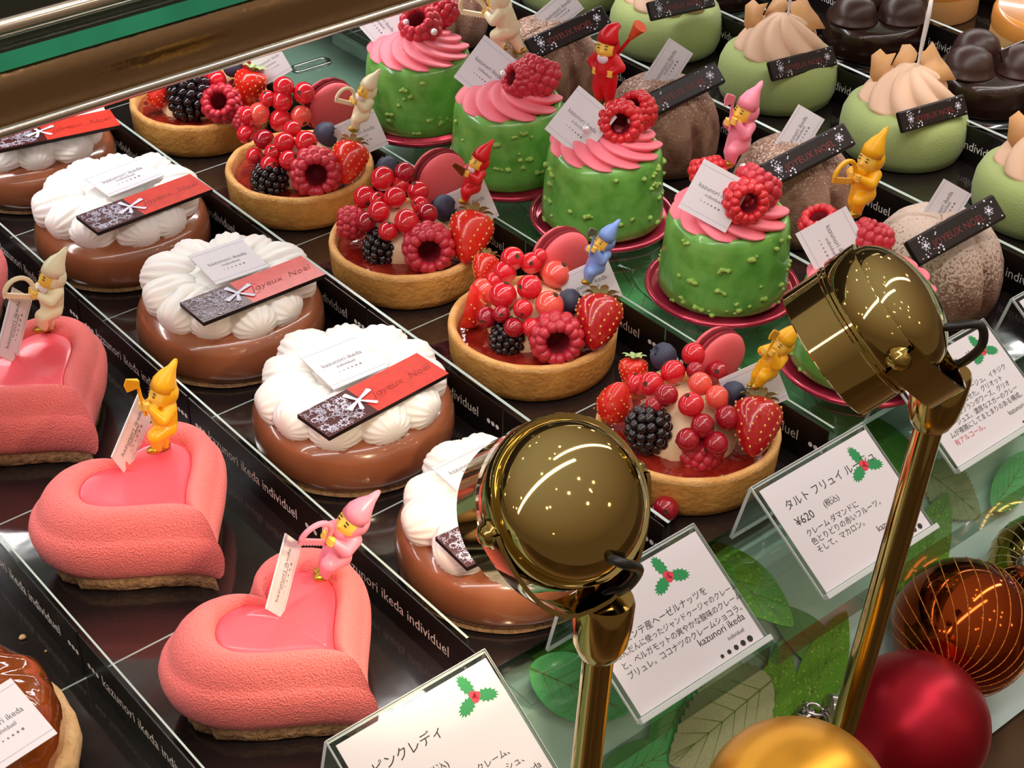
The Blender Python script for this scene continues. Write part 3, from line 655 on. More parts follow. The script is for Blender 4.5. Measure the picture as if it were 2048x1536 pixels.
ME['mfill'] = MB().lathe([(.001, -.07), (.90, -.07), (.93, 0), (.90, .07), (.001, .07)], 40).mesh('filling', [M['macfill']])
ME['pearl'] = MB().sphere((0, 0, 0), .0017, 3).mesh('sugar_pearl', [M['pearl']])
# ------------------------------------------------------------------ little figures
def merged_body(parts):
    # one continuous surface from overlapping tapered limbs
    m = MB()
    for (p0, r0, p1, r1) in parts:
        p0, p1 = Vector(p0)*.001, Vector(p1)*.001
        for k in range(9): m.sphere(p0.lerp(p1, k/8), (r0+(r1-r0)*k/8)*.001, 3)
    me = bpy.data.meshes.new('figure'); me.from_pydata([tuple(p) for p in m.v], [], m.f); o = bpy.data.objects.new('figure', me); COL.objects.link(o)
    q = o.modifiers.new('r', 'REMESH'); q.mode = 'VOXEL'; q.voxel_size = .00034; q.use_smooth_shade = True
    q = o.modifiers.new('s', 'SMOOTH'); q.iterations = 6; q.factor = .5
    dg = bpy.context.evaluated_depsgraph_get(); dg.update(); ev = bpy.data.meshes.new_from_object(o.evaluated_get(dg))
    V_ = [v.co.copy() for v in ev.vertices]; F = [list(p.vertices) for p in ev.polygons]
    bpy.data.objects.remove(o); bpy.data.meshes.remove(me); bpy.data.meshes.remove(ev); return V_, F
def figure_meshes(pose, colour):
    k = ('fig', pose, colour)
    if k in ME: return ME[k]
    if pose == 'broom':
        hl, hr = (3.0, 3.0, 15.2), (2.2, -3.4, 14.6); el, er = (.4, 6.2, 17.5), (-.2, -6.4, 17.2)
        fl, fr, kl, kr = (.2, 2.2, 1.6), (.2, -2.2, 1.6), (.8, 2.4, 6.8), (.8, -2.4, 6.8)
    else:
        hz = 23.2 if pose == 'axe' else 20.2
        hl, hr = (7.4, 1.5, hz), (7.4, -1.2, hz-(1.8 if pose == 'axe' else .4)); el, er = (3.2, 4.8, 18.2), (3.2, -4.8, 18.0)
        fl, fr, kl, kr = (4.2, 2.6, 5.6), (-.8, -2.0, 1.6), (5.0, 2.8, 11.0), (.6, -2.2, 7.0)
    hd = (1.2, 0, 25.2)
    parts = [((0, 0, 12.2), 4.0, (.5, 0, 15.6), 4.4), ((.5, 0, 15.6), 4.4, (.1, 0, 19.3), 3.8), ((.1, 0, 19.3), 3.8, (.6, 0, 22), 2.8), ((.6, 0, 22), 2.8, hd, 4.2), (hd, 4.2, (1.4, 0, 24.6), 4.2), ((4.6, 0, 25.2), .6, (5.6, 0, 24.4), .75), ((3.6, 0, 22.6), 1.9, (3.9, 0, 22.4), 1.6)]
    for sh, e_, h_ in (((0, 3.2, 20.4), el, hl), ((0, -3.2, 20.4), er, hr)): parts += [(sh, 2.3, e_, 2.1), (e_, 2.1, h_, 1.25)]
    for hp_, k_, f_ in (((.4, 2.0, 12.2), kl, fl), ((0, -2.0, 12.2), kr, fr)): parts += [(hp_, 3.3, k_, 2.7), (k_, 2.7, f_, 1.7)]
    V, F = merged_body(parts)
    m = MB().add(V, F)
    for i, f in enumerate(m.f):
        c = sum((m.v[q] for q in f), Vector())/len(f)*1000
        if (c - Vector(hd)).length < 6.2 and c.x > 2.2 and 22.6 < c.z < 28.2 and abs(c.y) < 3.7: m.m[i] = 1
    b = m.mesh('moulded_body', [M['g_'+colour], M['skin']])
    hands = []
    for h in (hl, hr):                                       # closed fist: four curled fingers and a thumb round the grip
        h = Vector(h); q = MB().sphere(h*.001, .00140, 2, 0, (1, .9, 1))
        for n_ in range(4):
            zz = h.z + 1.0 - .66*n_
            q.tube([Vector((h.x+.95*math.cos(a), h.y+1.35*math.sin(a), zz))*.001 for a in (-1.5, -.7, 0, .7, 1.4)], [.00042, .00046, .00046, .00042, .00032], 6)
        q.tube([Vector((h.x-.3, h.y+.9, h.z+.5))*.001, Vector((h.x+.5, h.y+1.0, h.z+1.0))*.001, Vector((h.x+1.0, h.y+.3, h.z+1.0))*.001], [.0004, .0004, .0003], 6)
        hands.append(q.mesh('hand', [M['skin']]))
    if pose == 'broom': hp = [(.9, 0, 27.0), (.2, .3, 29.8), (-1.0, 1.0, 31.8), (-3.2, 1.8, 32.9), (-5.0, 2.0, 31.6)]
    else: hp = [(.9, 0, 27.0), (.3, 0, 29.6), (-.7, 0, 32.0), (-2.2, 0, 34.2), (-3.4, 0, 36.6)]
    hat = MB().tube([Vector(p)*.001 for p in hp], [.0043, .0040, .0029, .0015, .0008], 16).sphere(Vector((hp[-1]))*.001, .0007, 2)
    hat.sphere((-.0003, 0, .0255), .0047, 3, 0, (.80, 1, 1.02))
    hat = hat.mesh('pointed_hat', [M['g_'+colour]])
    bd = MB().sphere((.0040, 0, .0214), .0022, 3, 0, (.75, 1.05, 1.1)).mesh('beard', [M['beard' if colour in ('red', 'cream') else 'g_'+colour]])
    eyes = []
    for s in (-1, 1):
        q = MB().sphere((.0051, s*.0016, .0259), .0006, 2, 0, (.4, 1.2, .42)).sphere((.00485, s*.0017, .0270), .0006, 2, 0, (.4, 1.5, .28)); eyes.append(q.mesh('eye', [M['eyes']]))
    boots = [MB().sphere(Vector((p[0]+.7, p[1], p[2]-.4))*.001, .0021, 3, 0, (1.45, .8, .75)).sphere(Vector((p[0]-.1, p[1], p[2]+.5))*.001, .0017, 2).mesh('boot', [M['boot']]) for p in (fl, fr)]
    g = Vector((hl[0], 0, hl[2]))*.001
    t = MB()
    if pose == 'axe':
        t.tube([g+Vector((-.0004, 0, -.005)), g+Vector((.0028, 0, .0098))], .00062, 8)
        o = g+Vector((.0027, 0, .0086))
        P = [(-.0016, -.0012), (.0024, -.0021), (.0034, .0006), (.0026, .0030), (-.0016, .0014)]
        n_ = len(P); vs = [o+Vector((p[0]+.001, -.0008 if p[0] < 0 else -.0003, p[1])) for p in P]+[o+Vector((p[0]+.001, .0008 if p[0] < 0 else .0003, p[1])) for p in P]
        t.add(vs, [list(range(n_))[::-1], list(range(n_, 2*n_))]+[[i, (i+1) % n_, n_+(i+1) % n_, n_+i] for i in range(n_)], 1)
        tool = ('axe', t.mesh('axe', [M['g_'+colour], M['toolgrey' if colour == 'blue' else 'g_'+colour]], True, 40))
    elif pose == 'bowsaw':
        a = [g+Vector((.0002+.0060*(1-math.cos(u))*.9, 0, .0066*math.sin(u)*.95+.0006*u)) for u in [PI*i/12 for i in range(13)]]
        t.tube([g+Vector((0, 0, -.002))]+a, .00088, 8)
        bl = [a[-1]+Vector((.0006, 0, .0003)), g+Vector((-.0004, 0, -.0012)), g+Vector((-.0004, 0, -.0030))]
        e0, e1 = bl[2], a[-1]+Vector((.0006, 0, -.0016)); pts = [bl[0], bl[1], bl[2]]
        for i in range(1, 20): pts.append(e0.lerp(e1, i/20)+Vector((0, 0, -.0006 if i % 2 else .0001)))
        pts.append(e1); n_ = len(pts)
        t.add([p+Vector((0, -.0004, 0)) for p in pts]+[p+Vector((0, .0004, 0)) for p in pts], [list(range(n_))[::-1], list(range(n_, 2*n_))]+[[i, (i+1) % n_, n_+(i+1) % n_, n_+i] for i in range(n_)])
        tool = ('bow_saw', t.mesh('bow_saw', [M['g_'+colour]], True, 40))
    elif pose == 'handsaw':
        d = Vector((.86, 0, .5)).normalized(); q = Vector((-d.z, 0, d.x)); pts = [g+q*.0014, g+d*.0100+q*.0008, g+d*.0104-q*.0006]
        for i in range(1, 20): pts.append((g+d*.0104-q*.0006).lerp(g-q*.0022, i/20)-q*(.0006 if i % 2 else 0))
        pts.append(g-q*.0022); n_ = len(pts)
        t.add([p+Vector((0, -.0003, 0)) for p in pts]+[p+Vector((0, .0003, 0)) for p in pts], [list(range(n_))[::-1], list(range(n_, 2*n_))]+[[i, (i+1) % n_, n_+(i+1) % n_, n_+i] for i in range(n_)])
        t.tube([g-d*.002, g+d*.001], .0011, 8, 1); tool = ('hand_saw', t.mesh('hand_saw', [M['brownblade'], M['g_'+colour]], True, 40))
    else:
        a, b2 = Vector((-.0035, .0002, .017)), Vector((-.0035, .0075, .0285)); d = (b2-a).normalized()
        t.tube([a, b2], .0007, 8).tube([b2, b2+d*.001, b2+d*.0045, b2+d*.0075], [.0008, .0012, .0021, .0030], 14, 1)
        tool = ('broom', t.mesh('broom', [M['g_red'], M['bristle']], True, 40))
    ME[k] = (b, hands, hat, bd, eyes, boots, tool); return ME[k]
def gnome(colour, pose, P, face, lean, label, s=1.06):
    up = (Z + lean).normalized()
    T = frame(P, (face - up*face.dot(up)), up.cross(face), s)
    r = thing('gnome_figure', label, 'figurine', T, 'plastic gnome picks')
    b, hands, hat, bd, eyes, boots, (tn, tm) = figure_meshes(pose, colour)
    obj('moulded_body', b, r); obj('pointed_hat', hat, r); obj('beard', bd, r); obj(tn, tm, r)
    for h in hands: obj('hand', h, r)
    for e_ in eyes: obj('eye', e_, r)
    for q in boots: obj('boot', q, r)
    return r
LEFTV = (-RH*.80 - FH*.60).normalized()

# ------------------------------------------------------------------ hearts
HX = .1880
HE = [(.5885, 'last in its row, a sliver at the left frame edge'), (.5020, 'topped with the cream gnome holding a bow saw'), (.4145, 'topped with the yellow gnome raising an axe'), (.3270, 'topped with the pink gnome, first behind the price cards')]
for i, (y, t) in enumerate(HE):
    r = thing('heart_cake', 'pink velvet heart cake ' + t, 'cake', tr(HX, y, 0, .16), 'pink velvet heart cakes')
    obj('velvet_body', ME['heart_body'], r); obj('glaze_pool', ME['heart_glaze'], r); obj('biscuit_base', ME['heart_base'], r)
hn = RH*.93 - FH*.30 + Z*.08
for (TL, TR, BL, y, t) in (((-2, 709), (31, 579), (26, 723), .527, 'cream gnome with the bow saw'), ((228, 918), (281, 793), (250, 945), .439, 'yellow gnome with the axe'), ((537, 1220), (577, 1066), (558, 1238), .3494, 'pink gnome with the bow saw')):
    P0 = at_z(BL[0], BL[1], .0310)
    card_px(TL, TR, BL, P0, hn, 'white name card stuck in the heart cake beside the ' + t, 'white name cards in the heart cakes')
gnome('cream', 'bowsaw', at_z(100, 668, .0313), LEFTV, RH*.22, 'cream plastic gnome holding a bow saw, standing on a pink heart cake')
gnome('yellow', 'axe', at_z(330, 906, .0313), LEFTV, RH*.12, 'yellow plastic gnome raising an axe, standing on a pink heart cake')
gnome('pink', 'bowsaw', at_z(648, 1158, .0313), LEFTV, RH*.45, 'pink plastic gnome holding a bow saw, leaning on a pink heart cake')

# ------------------------------------------------------------------ chocolate cream cakes
CX = .2795
CY = [.3343, .4254, .5130, .6035, .6895]
CL = ['half behind the gold lamp', 'second from the price cards', 'third from the price cards', 'fourth from the price cards', 'cut by the steel shelf']
CS = ['first from the price cards', 'second from the price cards', 'third from the price cards', 'fourth from the price cards', 'under the steel shelf edge']
CQ = [((865, 940), (968, 890), (910, 979)), ((594, 715), (704, 671), (669, 778)), ((371, 514), (480, 478), (434, 569)), ((166, 357), (273, 316), (222, 393)), None]
CB = [((879, 1066), (951, 1132), (1130, 950)), ((590, 828), (653, 882), (838, 700)), ((349, 608), (398, 651), (610, 507)), ((138, 436), (181, 472), (393, 342)), ((-46, 268), (-8, 306), (222, 214))]
for i, y in enumerate(CY):
    r = thing('chocolate_cake', 'round milk chocolate cake with white cream, ' + CL[i], 'cake', tr(CX, y, 0, 0), 'chocolate cream cakes')
    obj('glazed_body', ME['choc_body'], r); obj('biscuit_base', ME['choc_base'], r); obj('piped_cream', ME['cream%d' % (i % 3)], r, Matrix.Rotation(i*1.1, 4, 'Z'))
    a, b, c = (at_z(*p, .0362) for p in CB[i]); fr = frame((b+c)/2, c-a, a-b)
    one('chocolate_bar', ME['pbar'], 'red and brown printed chocolate bar on the chocolate cake ' + CS[i], 'chocolate bar', fr, 'printed chocolate bars')
    if CQ[i]: card_px(*CQ[i], at_z(CQ[i][0][0], CQ[i][0][1], .0376), Z*1 - Y*.06, 'white name card on the cream of the chocolate cake ' + CS[i], 'white name cards on the chocolate cakes')

# ------------------------------------------------------------------ fruit
def fruit(kind, P, r, axis, label, group, xh=None):
    T = basis(axis, xh, P, r)
    if kind in ('cur', 'cur2', 'cur3'):
        o = one('red_currant', ME[kind], label, 'currant', T, group); obj('calyx', ME['curcalyx'], o); return o
    if kind in ('straw', 'straw2'):
        o = one('strawberry', ME[kind], label, 'strawberry', T, group); obj('calyx', ME['scalyx'], o); return o
    if kind == 'half': return one('strawberry_half', ME['halfstraw'], label, 'strawberry', T, group)
    if kind in ('rasp', 'rasp2'): return one('raspberry', ME[kind], label, 'raspberry', T, group)
    if kind == 'black': return one('blackberry', ME['blackb'], label, 'blackberry', T, group)
    if kind == 'blue': o = one('blueberry', ME['blueb'], label, 'blueberry', T, group); obj('crown', ME['bcrown'], o); return o
    if kind == 'mac':
        o = thing('macaron', label, 'macaron', T, group)
        for s in (1, -1):
            q = Matrix.Translation((0, 0, .19*s)) if s > 0 else Matrix.Translation((0, 0, -.19)) @ Matrix.Rotation(PI, 4, 'X')
            sh = obj('shell', ME['mshell'], o, q); obj('ruffled_foot', ME['mfoot'], sh)
        obj('filling', ME['mfill'], o); return o
def on_dome(px, py, c, z0, a, h):
    d = ray(px, py).normalized(); S = Matrix.Diagonal((1/a, 1/a, 1/h)); o = S @ (CAMP - Vector((c[0], c[1], z0))); q = S @ d
    A, B, C_ = q.dot(q), o.dot(q), o.dot(o)-1; D = B*B-A*C_
    t = (-B - math.sqrt(D))/A if D > 0 else -B/A
    return CAMP + d*t
def to_cam(P): return (CAMP-P).normalized()
TX = .3685
TY = [.6850, .5945, .5095, .4246, .3350]
TN = ['rear fruit tart, cut by the steel shelf', 'fruit tart with the cream gnome', 'fruit tart with the red gnome', 'fruit tart with the blue gnome', 'fruit tart with the yellow gnome']
TLAB = ['fruit tart last in its row, partly hidden by the steel shelf', 'fruit tart with a cream gnome and saw, next to last in its row', 'fruit tart with a red gnome and hand saw', 'fruit tart with a blue gnome and axe', 'fruit tart with a yellow gnome, first behind the price cards']
CUR = [
 [(431, 161, 21), (513, 128, 24, 'cur3'), (400, 150, 18), (470, 175, 17)],
 [(567, 174, 20), (535, 197, 16), (564, 202, 21), (608, 186, 21), (518, 227, 21, 'cur2'), (561, 241, 22), (602, 232, 21, 'cur2'), (492, 268, 18), (528, 279, 20, 'cur3'), (569, 285, 20), (612, 284, 22), (509, 313, 17), (540, 330, 19), (578, 321, 20), (495, 232, 17), (585, 258, 17), (545, 305, 16)],
 [(766, 357, 24), (809, 345, 20, 'cur3'), (790, 395, 22), (836, 383, 21), (730, 395, 23), (758, 424, 22), (814, 444, 25), (855, 427, 20, 'cur3'), (732, 444, 20, 'cur3'), (776, 463, 19), (800, 370, 18), (840, 410, 17), (756, 400, 17)],
 [(1025, 517, 23), (1063, 526, 21), (1079, 512, 15), (1009, 544, 23), (1112, 549, 28, 'cur2'), (1059, 575, 25), (966, 583, 26, 'cur2'), (1006, 591, 27), (1099, 610, 28, 'cur2'), (1046, 618, 19), (973, 635, 21, 'cur3'), (1003, 628, 17, 'cur3'), (1028, 655, 20, 'cur3'), (1063, 655, 19), (990, 562, 19)],
 [(1388, 709, 24), (1346, 744, 24), (1391, 742, 18, 'cur3'), (1434, 745, 23, 'cur3'), (1400, 768, 23, 'cur2'), (1274, 768, 22), (1302, 769, 25), (1333, 791, 23, 'cur3'), (1434, 795, 24, 'cur2'), (1382, 810, 25), (1308, 812, 18, 'cur3'), (1454, 835, 25, 'cur3'), (1405, 852, 24, 'cur3'), (1376, 880, 24, 'cur3'), (1431, 888, 25, 'cur3')],
]
for i, y in enumerate(TY):
    r = thing('fruit_tart', 'golden ' + TLAB[i], 'tart', tr(TX, y, 0, i*1.3), 'round fruit tarts')
    obj('pastry_shell', ME['crust'], r); obj('jam_filling', ME['jamfill'], r); obj('cream_mound', ME['mound'], r)
    L_ = []; c = (TX, y)
    for k, q in enumerate(CUR[i]):
        P = on_dome(q[0], q[1], c, .013, .0245, .0245) if i else on_dome(q[0], q[1], c, .013, .020, .021)
        L_.append([q, P, 1.06*q[2]*depth(P)/FPX])
    names = {}
    if len(L_) > 6:
        names[min(range(len(L_)), key=lambda k: L_[k][0][1])] = 'topmost red currant in the heap on the '
        names[max(range(len(L_)), key=lambda k: L_[k][0][1])] = 'lowest red currant in the heap on the '
        names[min(range(len(L_)), key=lambda k: L_[k][0][0])] = 'leftmost red currant in the heap on the '
        names[max(range(len(L_)), key=lambda k: L_[k][0][0])] = 'rightmost red currant in the heap on the '
        big = [k for k in range(len(L_)) if k not in names]
        names[max(big, key=lambda k: L_[k][0][2])] = 'largest currant inside the red heap on the '
    rnd = random.Random(i)
    for k, (q, P, rad) in enumerate(L_):
        kind = q[3] if len(q) > 3 else 'cur'
        ax = (to_cam(P)*rnd.uniform(.1, .9) + Vector((rnd.uniform(-1, 1), rnd.uniform(-1, 1), rnd.uniform(-1, 1)))).normalized()
        lab = names.get(k, 'glossy red currant heaped with others on the ')
        fruit(kind, P, rad, ax, lab + TN[i], 'red currants heaped on the ' + TN[i])
def fz(kind, px, py, rpx, z, axis, label, group, k=1.0, xh=None):
    P = at_z(px, py, z); return fruit(kind, P, rpx*depth(P)/FPX*k, axis, label, group, xh)
def V(r_, f_, z_): return (RH*r_ + FH*f_ + Z*z_).normalized()
MAC = V(.55, -.80, -.02)
# rear tart
fz('black', 379, 193, 42, .0255, V(.2, .5, .9), 'blackberry on the rear fruit tart, under the steel shelf', 'blackberries')
fz('rasp', 444, 208, 36, .0255, V(-.1, -.6, .5), 'raspberry beside the blackberry on the rear fruit tart', 'raspberries on the tarts')
fz('half', 318, 190, 27, .024, V(-.3, .2, -.9), 'half hidden strawberry on the rear fruit tart', 'strawberries', xh=V(.1, -.8, .5))
fz('straw', 499, 172, 36, .027, V(.25, .3, .9), 'strawberry beside the raspberry of the rear fruit tart', 'strawberries')
fz('blue', 465, 136, 20, .034, V(.3, .1, .9), 'blueberry behind the strawberry on the rear fruit tart', 'blueberries')
fz('mac', 505, 118, 42, .034, MAC, 'red macaron at the back of the rear fruit tart', 'red macarons')
# second
fz('black', 540, 360, 35, .0185, V(.3, .2, .9), 'blackberry under the currants on the fruit tart with the cream gnome', 'blackberries')
fz('rasp', 631, 343, 46, .0245, V(.15, -.95, .25), 'hollow raspberry at the front of the fruit tart with the cream gnome', 'raspberries on the tarts')
fz('straw', 698, 322, 41, .0265, V(.15, .75, .6), 'strawberry standing on the rim of the fruit tart with the cream gnome', 'strawberries')
fz('blue', 651, 270, 27, .030, V(.9, -.3, .3), 'blueberry between currants and gnome on the fruit tart with the cream gnome', 'blueberries')
fz('rasp', 492, 240, 24, .024, V(-.8, .2, .3), 'small raspberry at the rim of the fruit tart with the cream gnome', 'raspberries on the tarts')
fz('mac', 660, 212, 55, .034, MAC, 'red macaron behind the currants of the fruit tart with the cream gnome', 'red macarons')
# third
fz('black', 763, 496, 35, .0185, V(.3, .2, .9), 'blackberry under the currants on the fruit tart with the red gnome', 'blackberries')
fz('rasp', 857, 494, 47, .0245, V(.10, -.95, .22), 'hollow raspberry at the front of the fruit tart with the red gnome', 'raspberries on the tarts')
fz('straw', 940, 470, 50, .0270, V(.15, .75, .6), 'strawberry standing on the rim of the fruit tart with the red gnome', 'strawberries')
fz('blue', 886, 416, 28, .030, V(.9, -.2, .2), 'blueberry in front of the red gnome on its fruit tart', 'blueberries')
fz('blue', 775, 332, 21, .034, V(-.3, .4, .9), 'blueberry behind the currants of the fruit tart with the red gnome', 'blueberries')
fz('rasp', 702, 446, 31, .025, V(-.9, -.1, .1), 'dark raspberry at the rim of the fruit tart with the red gnome', 'raspberries on the tarts')
fz('mac', 878, 352, 56, .033, MAC, 'red macaron behind the currants of the fruit tart with the red gnome', 'red macarons')
# fourth
fz('black', 1018, 675, 35, .0185, V(.6, .3, .6), 'blackberry under the currants on the fruit tart with the blue gnome', 'blackberries')
fz('rasp', 1112, 674, 49, .0240, V(.12, -.95, .20), 'hollow raspberry at the front of the fruit tart with the blue gnome', 'raspberries on the tarts')
fz('straw2', 1196, 640, 53, .0275, V(.15, .8, .55), 'large dark strawberry standing on the rim of the fruit tart with the blue gnome', 'strawberries')
fz('blue', 1138, 604, 27, .029, V(.9, -.1, .3), 'blueberry between currants and strawberry on the fruit tart with the blue gnome', 'blueberries')
fz('half', 934, 612, 46, .024, V(-.15, .1, -.95), 'halved strawberry at the rim of the fruit tart with the blue gnome', 'strawberries', xh=V(.75, -.2, .5))
fz('straw', 970, 536, 30, .026, V(.2, .75, .55), 'small strawberry with pale leaves at the back of the fruit tart with the blue gnome', 'strawberries')
fz('mac', 1121, 512, 60, .033, MAC, 'red macaron behind the currants of the fruit tart with the blue gnome', 'red macarons')
# nearest
fz('black', 1298, 860, 45, .0225, V(-.2, -.2, .95), 'large blackberry at the front of the fruit tart with the yellow gnome', 'blackberries')
fz('rasp', 1402, 905, 38, .0170, V(.3, .3, .6), 'dark raspberry under the currants of the fruit tart with the yellow gnome', 'raspberries on the tarts')
fz('straw2', 1512, 848, 56, .0280, V(.15, .8, .55), 'large dark strawberry standing on the rim of the fruit tart with the yellow gnome', 'strawberries')
fz('blue', 1328, 713, 28, .033, V(-.7, -.1, .5), 'dusty blueberry by the pale strawberry leaves near the yellow gnome', 'blueberries')
fz('blue', 1466, 786, 26, .031, V(.5, -.8, -.1), 'blueberry beside the large strawberry on the fruit tart with the yellow gnome', 'blueberries')
fz('half', 1232, 803, 44, .025, V(-.2, .1, -.95), 'glazed halved strawberry at the rim of the fruit tart with the yellow gnome', 'strawberries', xh=V(-.2, -.8, .5))
fz('straw', 1266, 745, 32, .027, V(.05, .35, .95), 'small strawberry with open pale leaves on the fruit tart with the yellow gnome', 'strawberries')
fz('mac', 1433, 712, 60, .033, MAC, 'red macaron behind the currants of the fruit tart with the yellow gnome', 'red macarons')
P = at_z(1331, 1018, .0058); fruit('cur3', P, 27*depth(P)/FPX, V(-.1, -.8, .4), 'loose red currant lying on the tray in front of the yellow gnome tart', 'loose currant')
for (fx, fy, z, col, pose, lab) in ((712, 268, .034, 'cream', 'bowsaw', 'cream plastic gnome with a bow saw, standing on a fruit tart'), (931, 412, .034, 'red', 'handsaw', 'red plastic gnome with a hand saw, standing on a fruit tart'), (1176, 572, .034, 'blue', 'axe', 'blue plastic gnome raising a grey axe, on a fruit tart'), (1508, 780, .034, 'yellow', 'axe', 'yellow plastic gnome raising an axe, on the tart just behind the price cards')):
    P = at_z(fx, fy, z); gnome(col, pose, P, LEFTV, RH*(.30 if col != 'yellow' else .42), lab, dict(cream=.92, red=.90, blue=.86, yellow=.88)[col])
    card = card_mesh(.022, .018); c = P + FH*.006 + RH*.001 - Z*.004
    one('name_card', card, 'white name card standing on the tart behind the ' + lab.split(' plastic')[0] + ' gnome with its fruit', 'card', frame(c, V(.85, .25, .30), V(-.25, .35, .9)), 'white name cards on the tarts')
P = at_z(535, 138, .036) + FH*.008; one('name_card', card_mesh(.016, .018), 'white name card on the rear fruit tart, beside the steel shelf edge', 'card', frame(P, V(.85, .25, .42), V(-.25, .35, .9)), 'white name cards on the tarts')
# ------------------------------------------------------------------ green glazed cakes
EXY = [(.4480, .6060), (.4485, .5370), (.4530, .4757), (.4530, .3997), (.4560, .3270)]
EL = ['last in its row, next to the clear tray handle', 'with the climbing cream gnome', 'with the red broom gnome', 'with the pink axe gnome', 'behind the farther gold lamp, with the yellow gnome']
ES = ['last in its row', 'with the climbing cream gnome', 'with the red broom gnome', 'with the pink axe gnome', 'behind the farther gold lamp']
EC = [((768, -12), (806, 30), (720, 55)), ((971, 70), (1036, 122), (913, 159)), ((1157, 173), (1218, 224), (1105, 268)), ((1425, 324), (1492, 360), (1368, 423)), ((1693, 417), (1722, 470), (1615, 509))]
ER = [[(842, 52, 38, 'rasp', (-.3, -.5, .8)), (885, 20, 30, 'rasp', (.4, .3, .7))], [(1075, 150, 40, 'rasp', (.3, .4, .8)), (1042, 160, 33, 'rasp', (-.6, -.3, .3))],
      [(1240, 245, 42, 'rasp2', (-.05, -.9, .35)), (1275, 222, 36, 'rasp2', (-.5, -.5, .6))], [(1510, 378, 45, 'rasp', (.5, .4, .7)), (1488, 402, 42, 'rasp2', (.25, -.9, .3)), (1416, 345, 34, 'rasp2', (-.2, .5, .8))],
      [(1642, 452, 38, 'rasp2', (-.3, -.1, .9)), (1742, 480, 40, 'rasp', (.3, .2, .8))]]
EP = [[(868, 64), (812, 45)], [(1006, 148), (1085, 171)], [(1192, 218), (1172, 258), (1262, 241)], [(1486, 334), (1542, 388)], [(1648, 462)]]
en = -FH*.78 + Z*.5 - RH*.25
for i, (x, y) in enumerate(EXY):
    one('cake_board', ME['redboard'], 'shiny pink red cake board under the green cake ' + ES[i], 'cake board', tr(x, y, ZE+.0001), 'pink red cake boards')
    r = thing('green_cake', 'tall green glazed cake, ' + EL[i], 'cake', tr(x, y, ZE+.0007, i*1.9), 'green glazed cakes')
    obj('glazed_body', ME['gbody'], r); n_ = obj('nut_crumbs', ME['nuts%d' % (i % 2)], r); n_['kind'] = 'stuff'
    obj('piped_cream', ME['pswirl%d' % (i % 2)], r)
    card_px(*EC[i], at_z(EC[i][2][0], EC[i][2][1], ZE+.0450), en, 'white name card in the pink cream of the green cake ' + ES[i], 'white name cards on the green cakes')
    for k, (px, py, rp, kd, ax) in enumerate(ER[i]):
        P = at_z(px, py, .0500+ZE if k else .0500+ZE); fruit(kd, P, rp*depth(P)/FPX, V(*ax), ('front', 'rear', 'third')[k] + ' raspberry on the green cake ' + ES[i], 'raspberries on the green cakes')
    for k, (px, py) in enumerate(EP[i]):
        one('sugar_pearl', ME['pearl'], ('lower', 'upper', 'third')[k] + ' silvery sugar pearl on the green cake ' + ES[i], 'sugar pearl', Matrix.Translation(on_dome(px, py, (x, y), .0360+ZE, .0225, .0185)), 'sugar pearls')
gnome('cream', 'bowsaw', at_z(1036, 112, .0455 + ZE), (-RH*.75 + FH*.3).normalized(), -RH*.30, 'cream plastic gnome seen from behind the second green cake, cut by the top frame edge', 1.2)
gnome('red', 'broom', at_z(1208, 208, .0475 + ZE), (-RH*.45 - FH*.8).normalized(), RH*.02, 'red plastic gnome with a broom over the shoulder, on a green cake', 1.12)
gnome('pink', 'axe', at_z(1462, 340, .0455 + ZE), LEFTV, RH*.16, 'pink plastic gnome raising an axe, on a green cake', 1.10)
gnome('yellow', 'bowsaw', at_z(1712, 440, .0455 + ZE), LEFTV, RH*.10, 'yellow plastic gnome holding a ring shaped saw, on the green cake behind the gold lamp', 1.10)

# ------------------------------------------------------------------ cocoa dome cakes
FXY = [(.531, .700), (.530, .605), (.530, .5180), (.532, .4330), (.532, .3500)]
FLB = ['last in its row, cut by the top frame edge', 'fourth from the price cards, behind the second green cake', 'third from the price cards', 'second from the price cards, behind the pink gnome', 'heavily dusted with sugar, beside the farther gold lamp']
FS = ['last in its row', 'fourth from the price cards', 'third from the price cards', 'second from the price cards', 'first from the price cards']
FC = [None, ((1077, 37), (1141, -16), (1096, 62)), ((1292, 150), (1345, 68), (1325, 199)), ((1558, 285), (1611, 198), (1584, 333)), ((1846, 435), (1904, 342), (1871, 493))]
FB = [None, (1138, 62), (1362, 180), (1618, 308), (1915, 458)]
for i, (x, y) in enumerate(FXY):
    r = one('cocoa_dome_cake', ME['cdome2' if i == 4 else 'cdome'], 'brown cocoa dusted dome cake ' + FLB[i], 'cake', tr(x, y, 0, 2.0+i*.05), 'cocoa dome cakes')
    if FC[i]: card_px(*FC[i], at_y((FC[i][0][0]+FC[i][2][0])/2, (FC[i][0][1]+FC[i][2][1])/2, y+.004), -FH*.85 + Z*.3, 'white name card stuck upright in the cocoa dome cake ' + FS[i], 'white name cards on the cocoa domes')
    if FB[i]:
        P = at_y(*FB[i], y-.0165); bar_px(P, X + Z*.03, -Y*.62 + Z*.72 - X*.20, .86, 0, ME['sbar'], 'snowflake_bar', 'dark chocolate snowflake bar on the cocoa dome cake ' + FS[i], 'chocolate bar', 'snowflake chocolate bars')

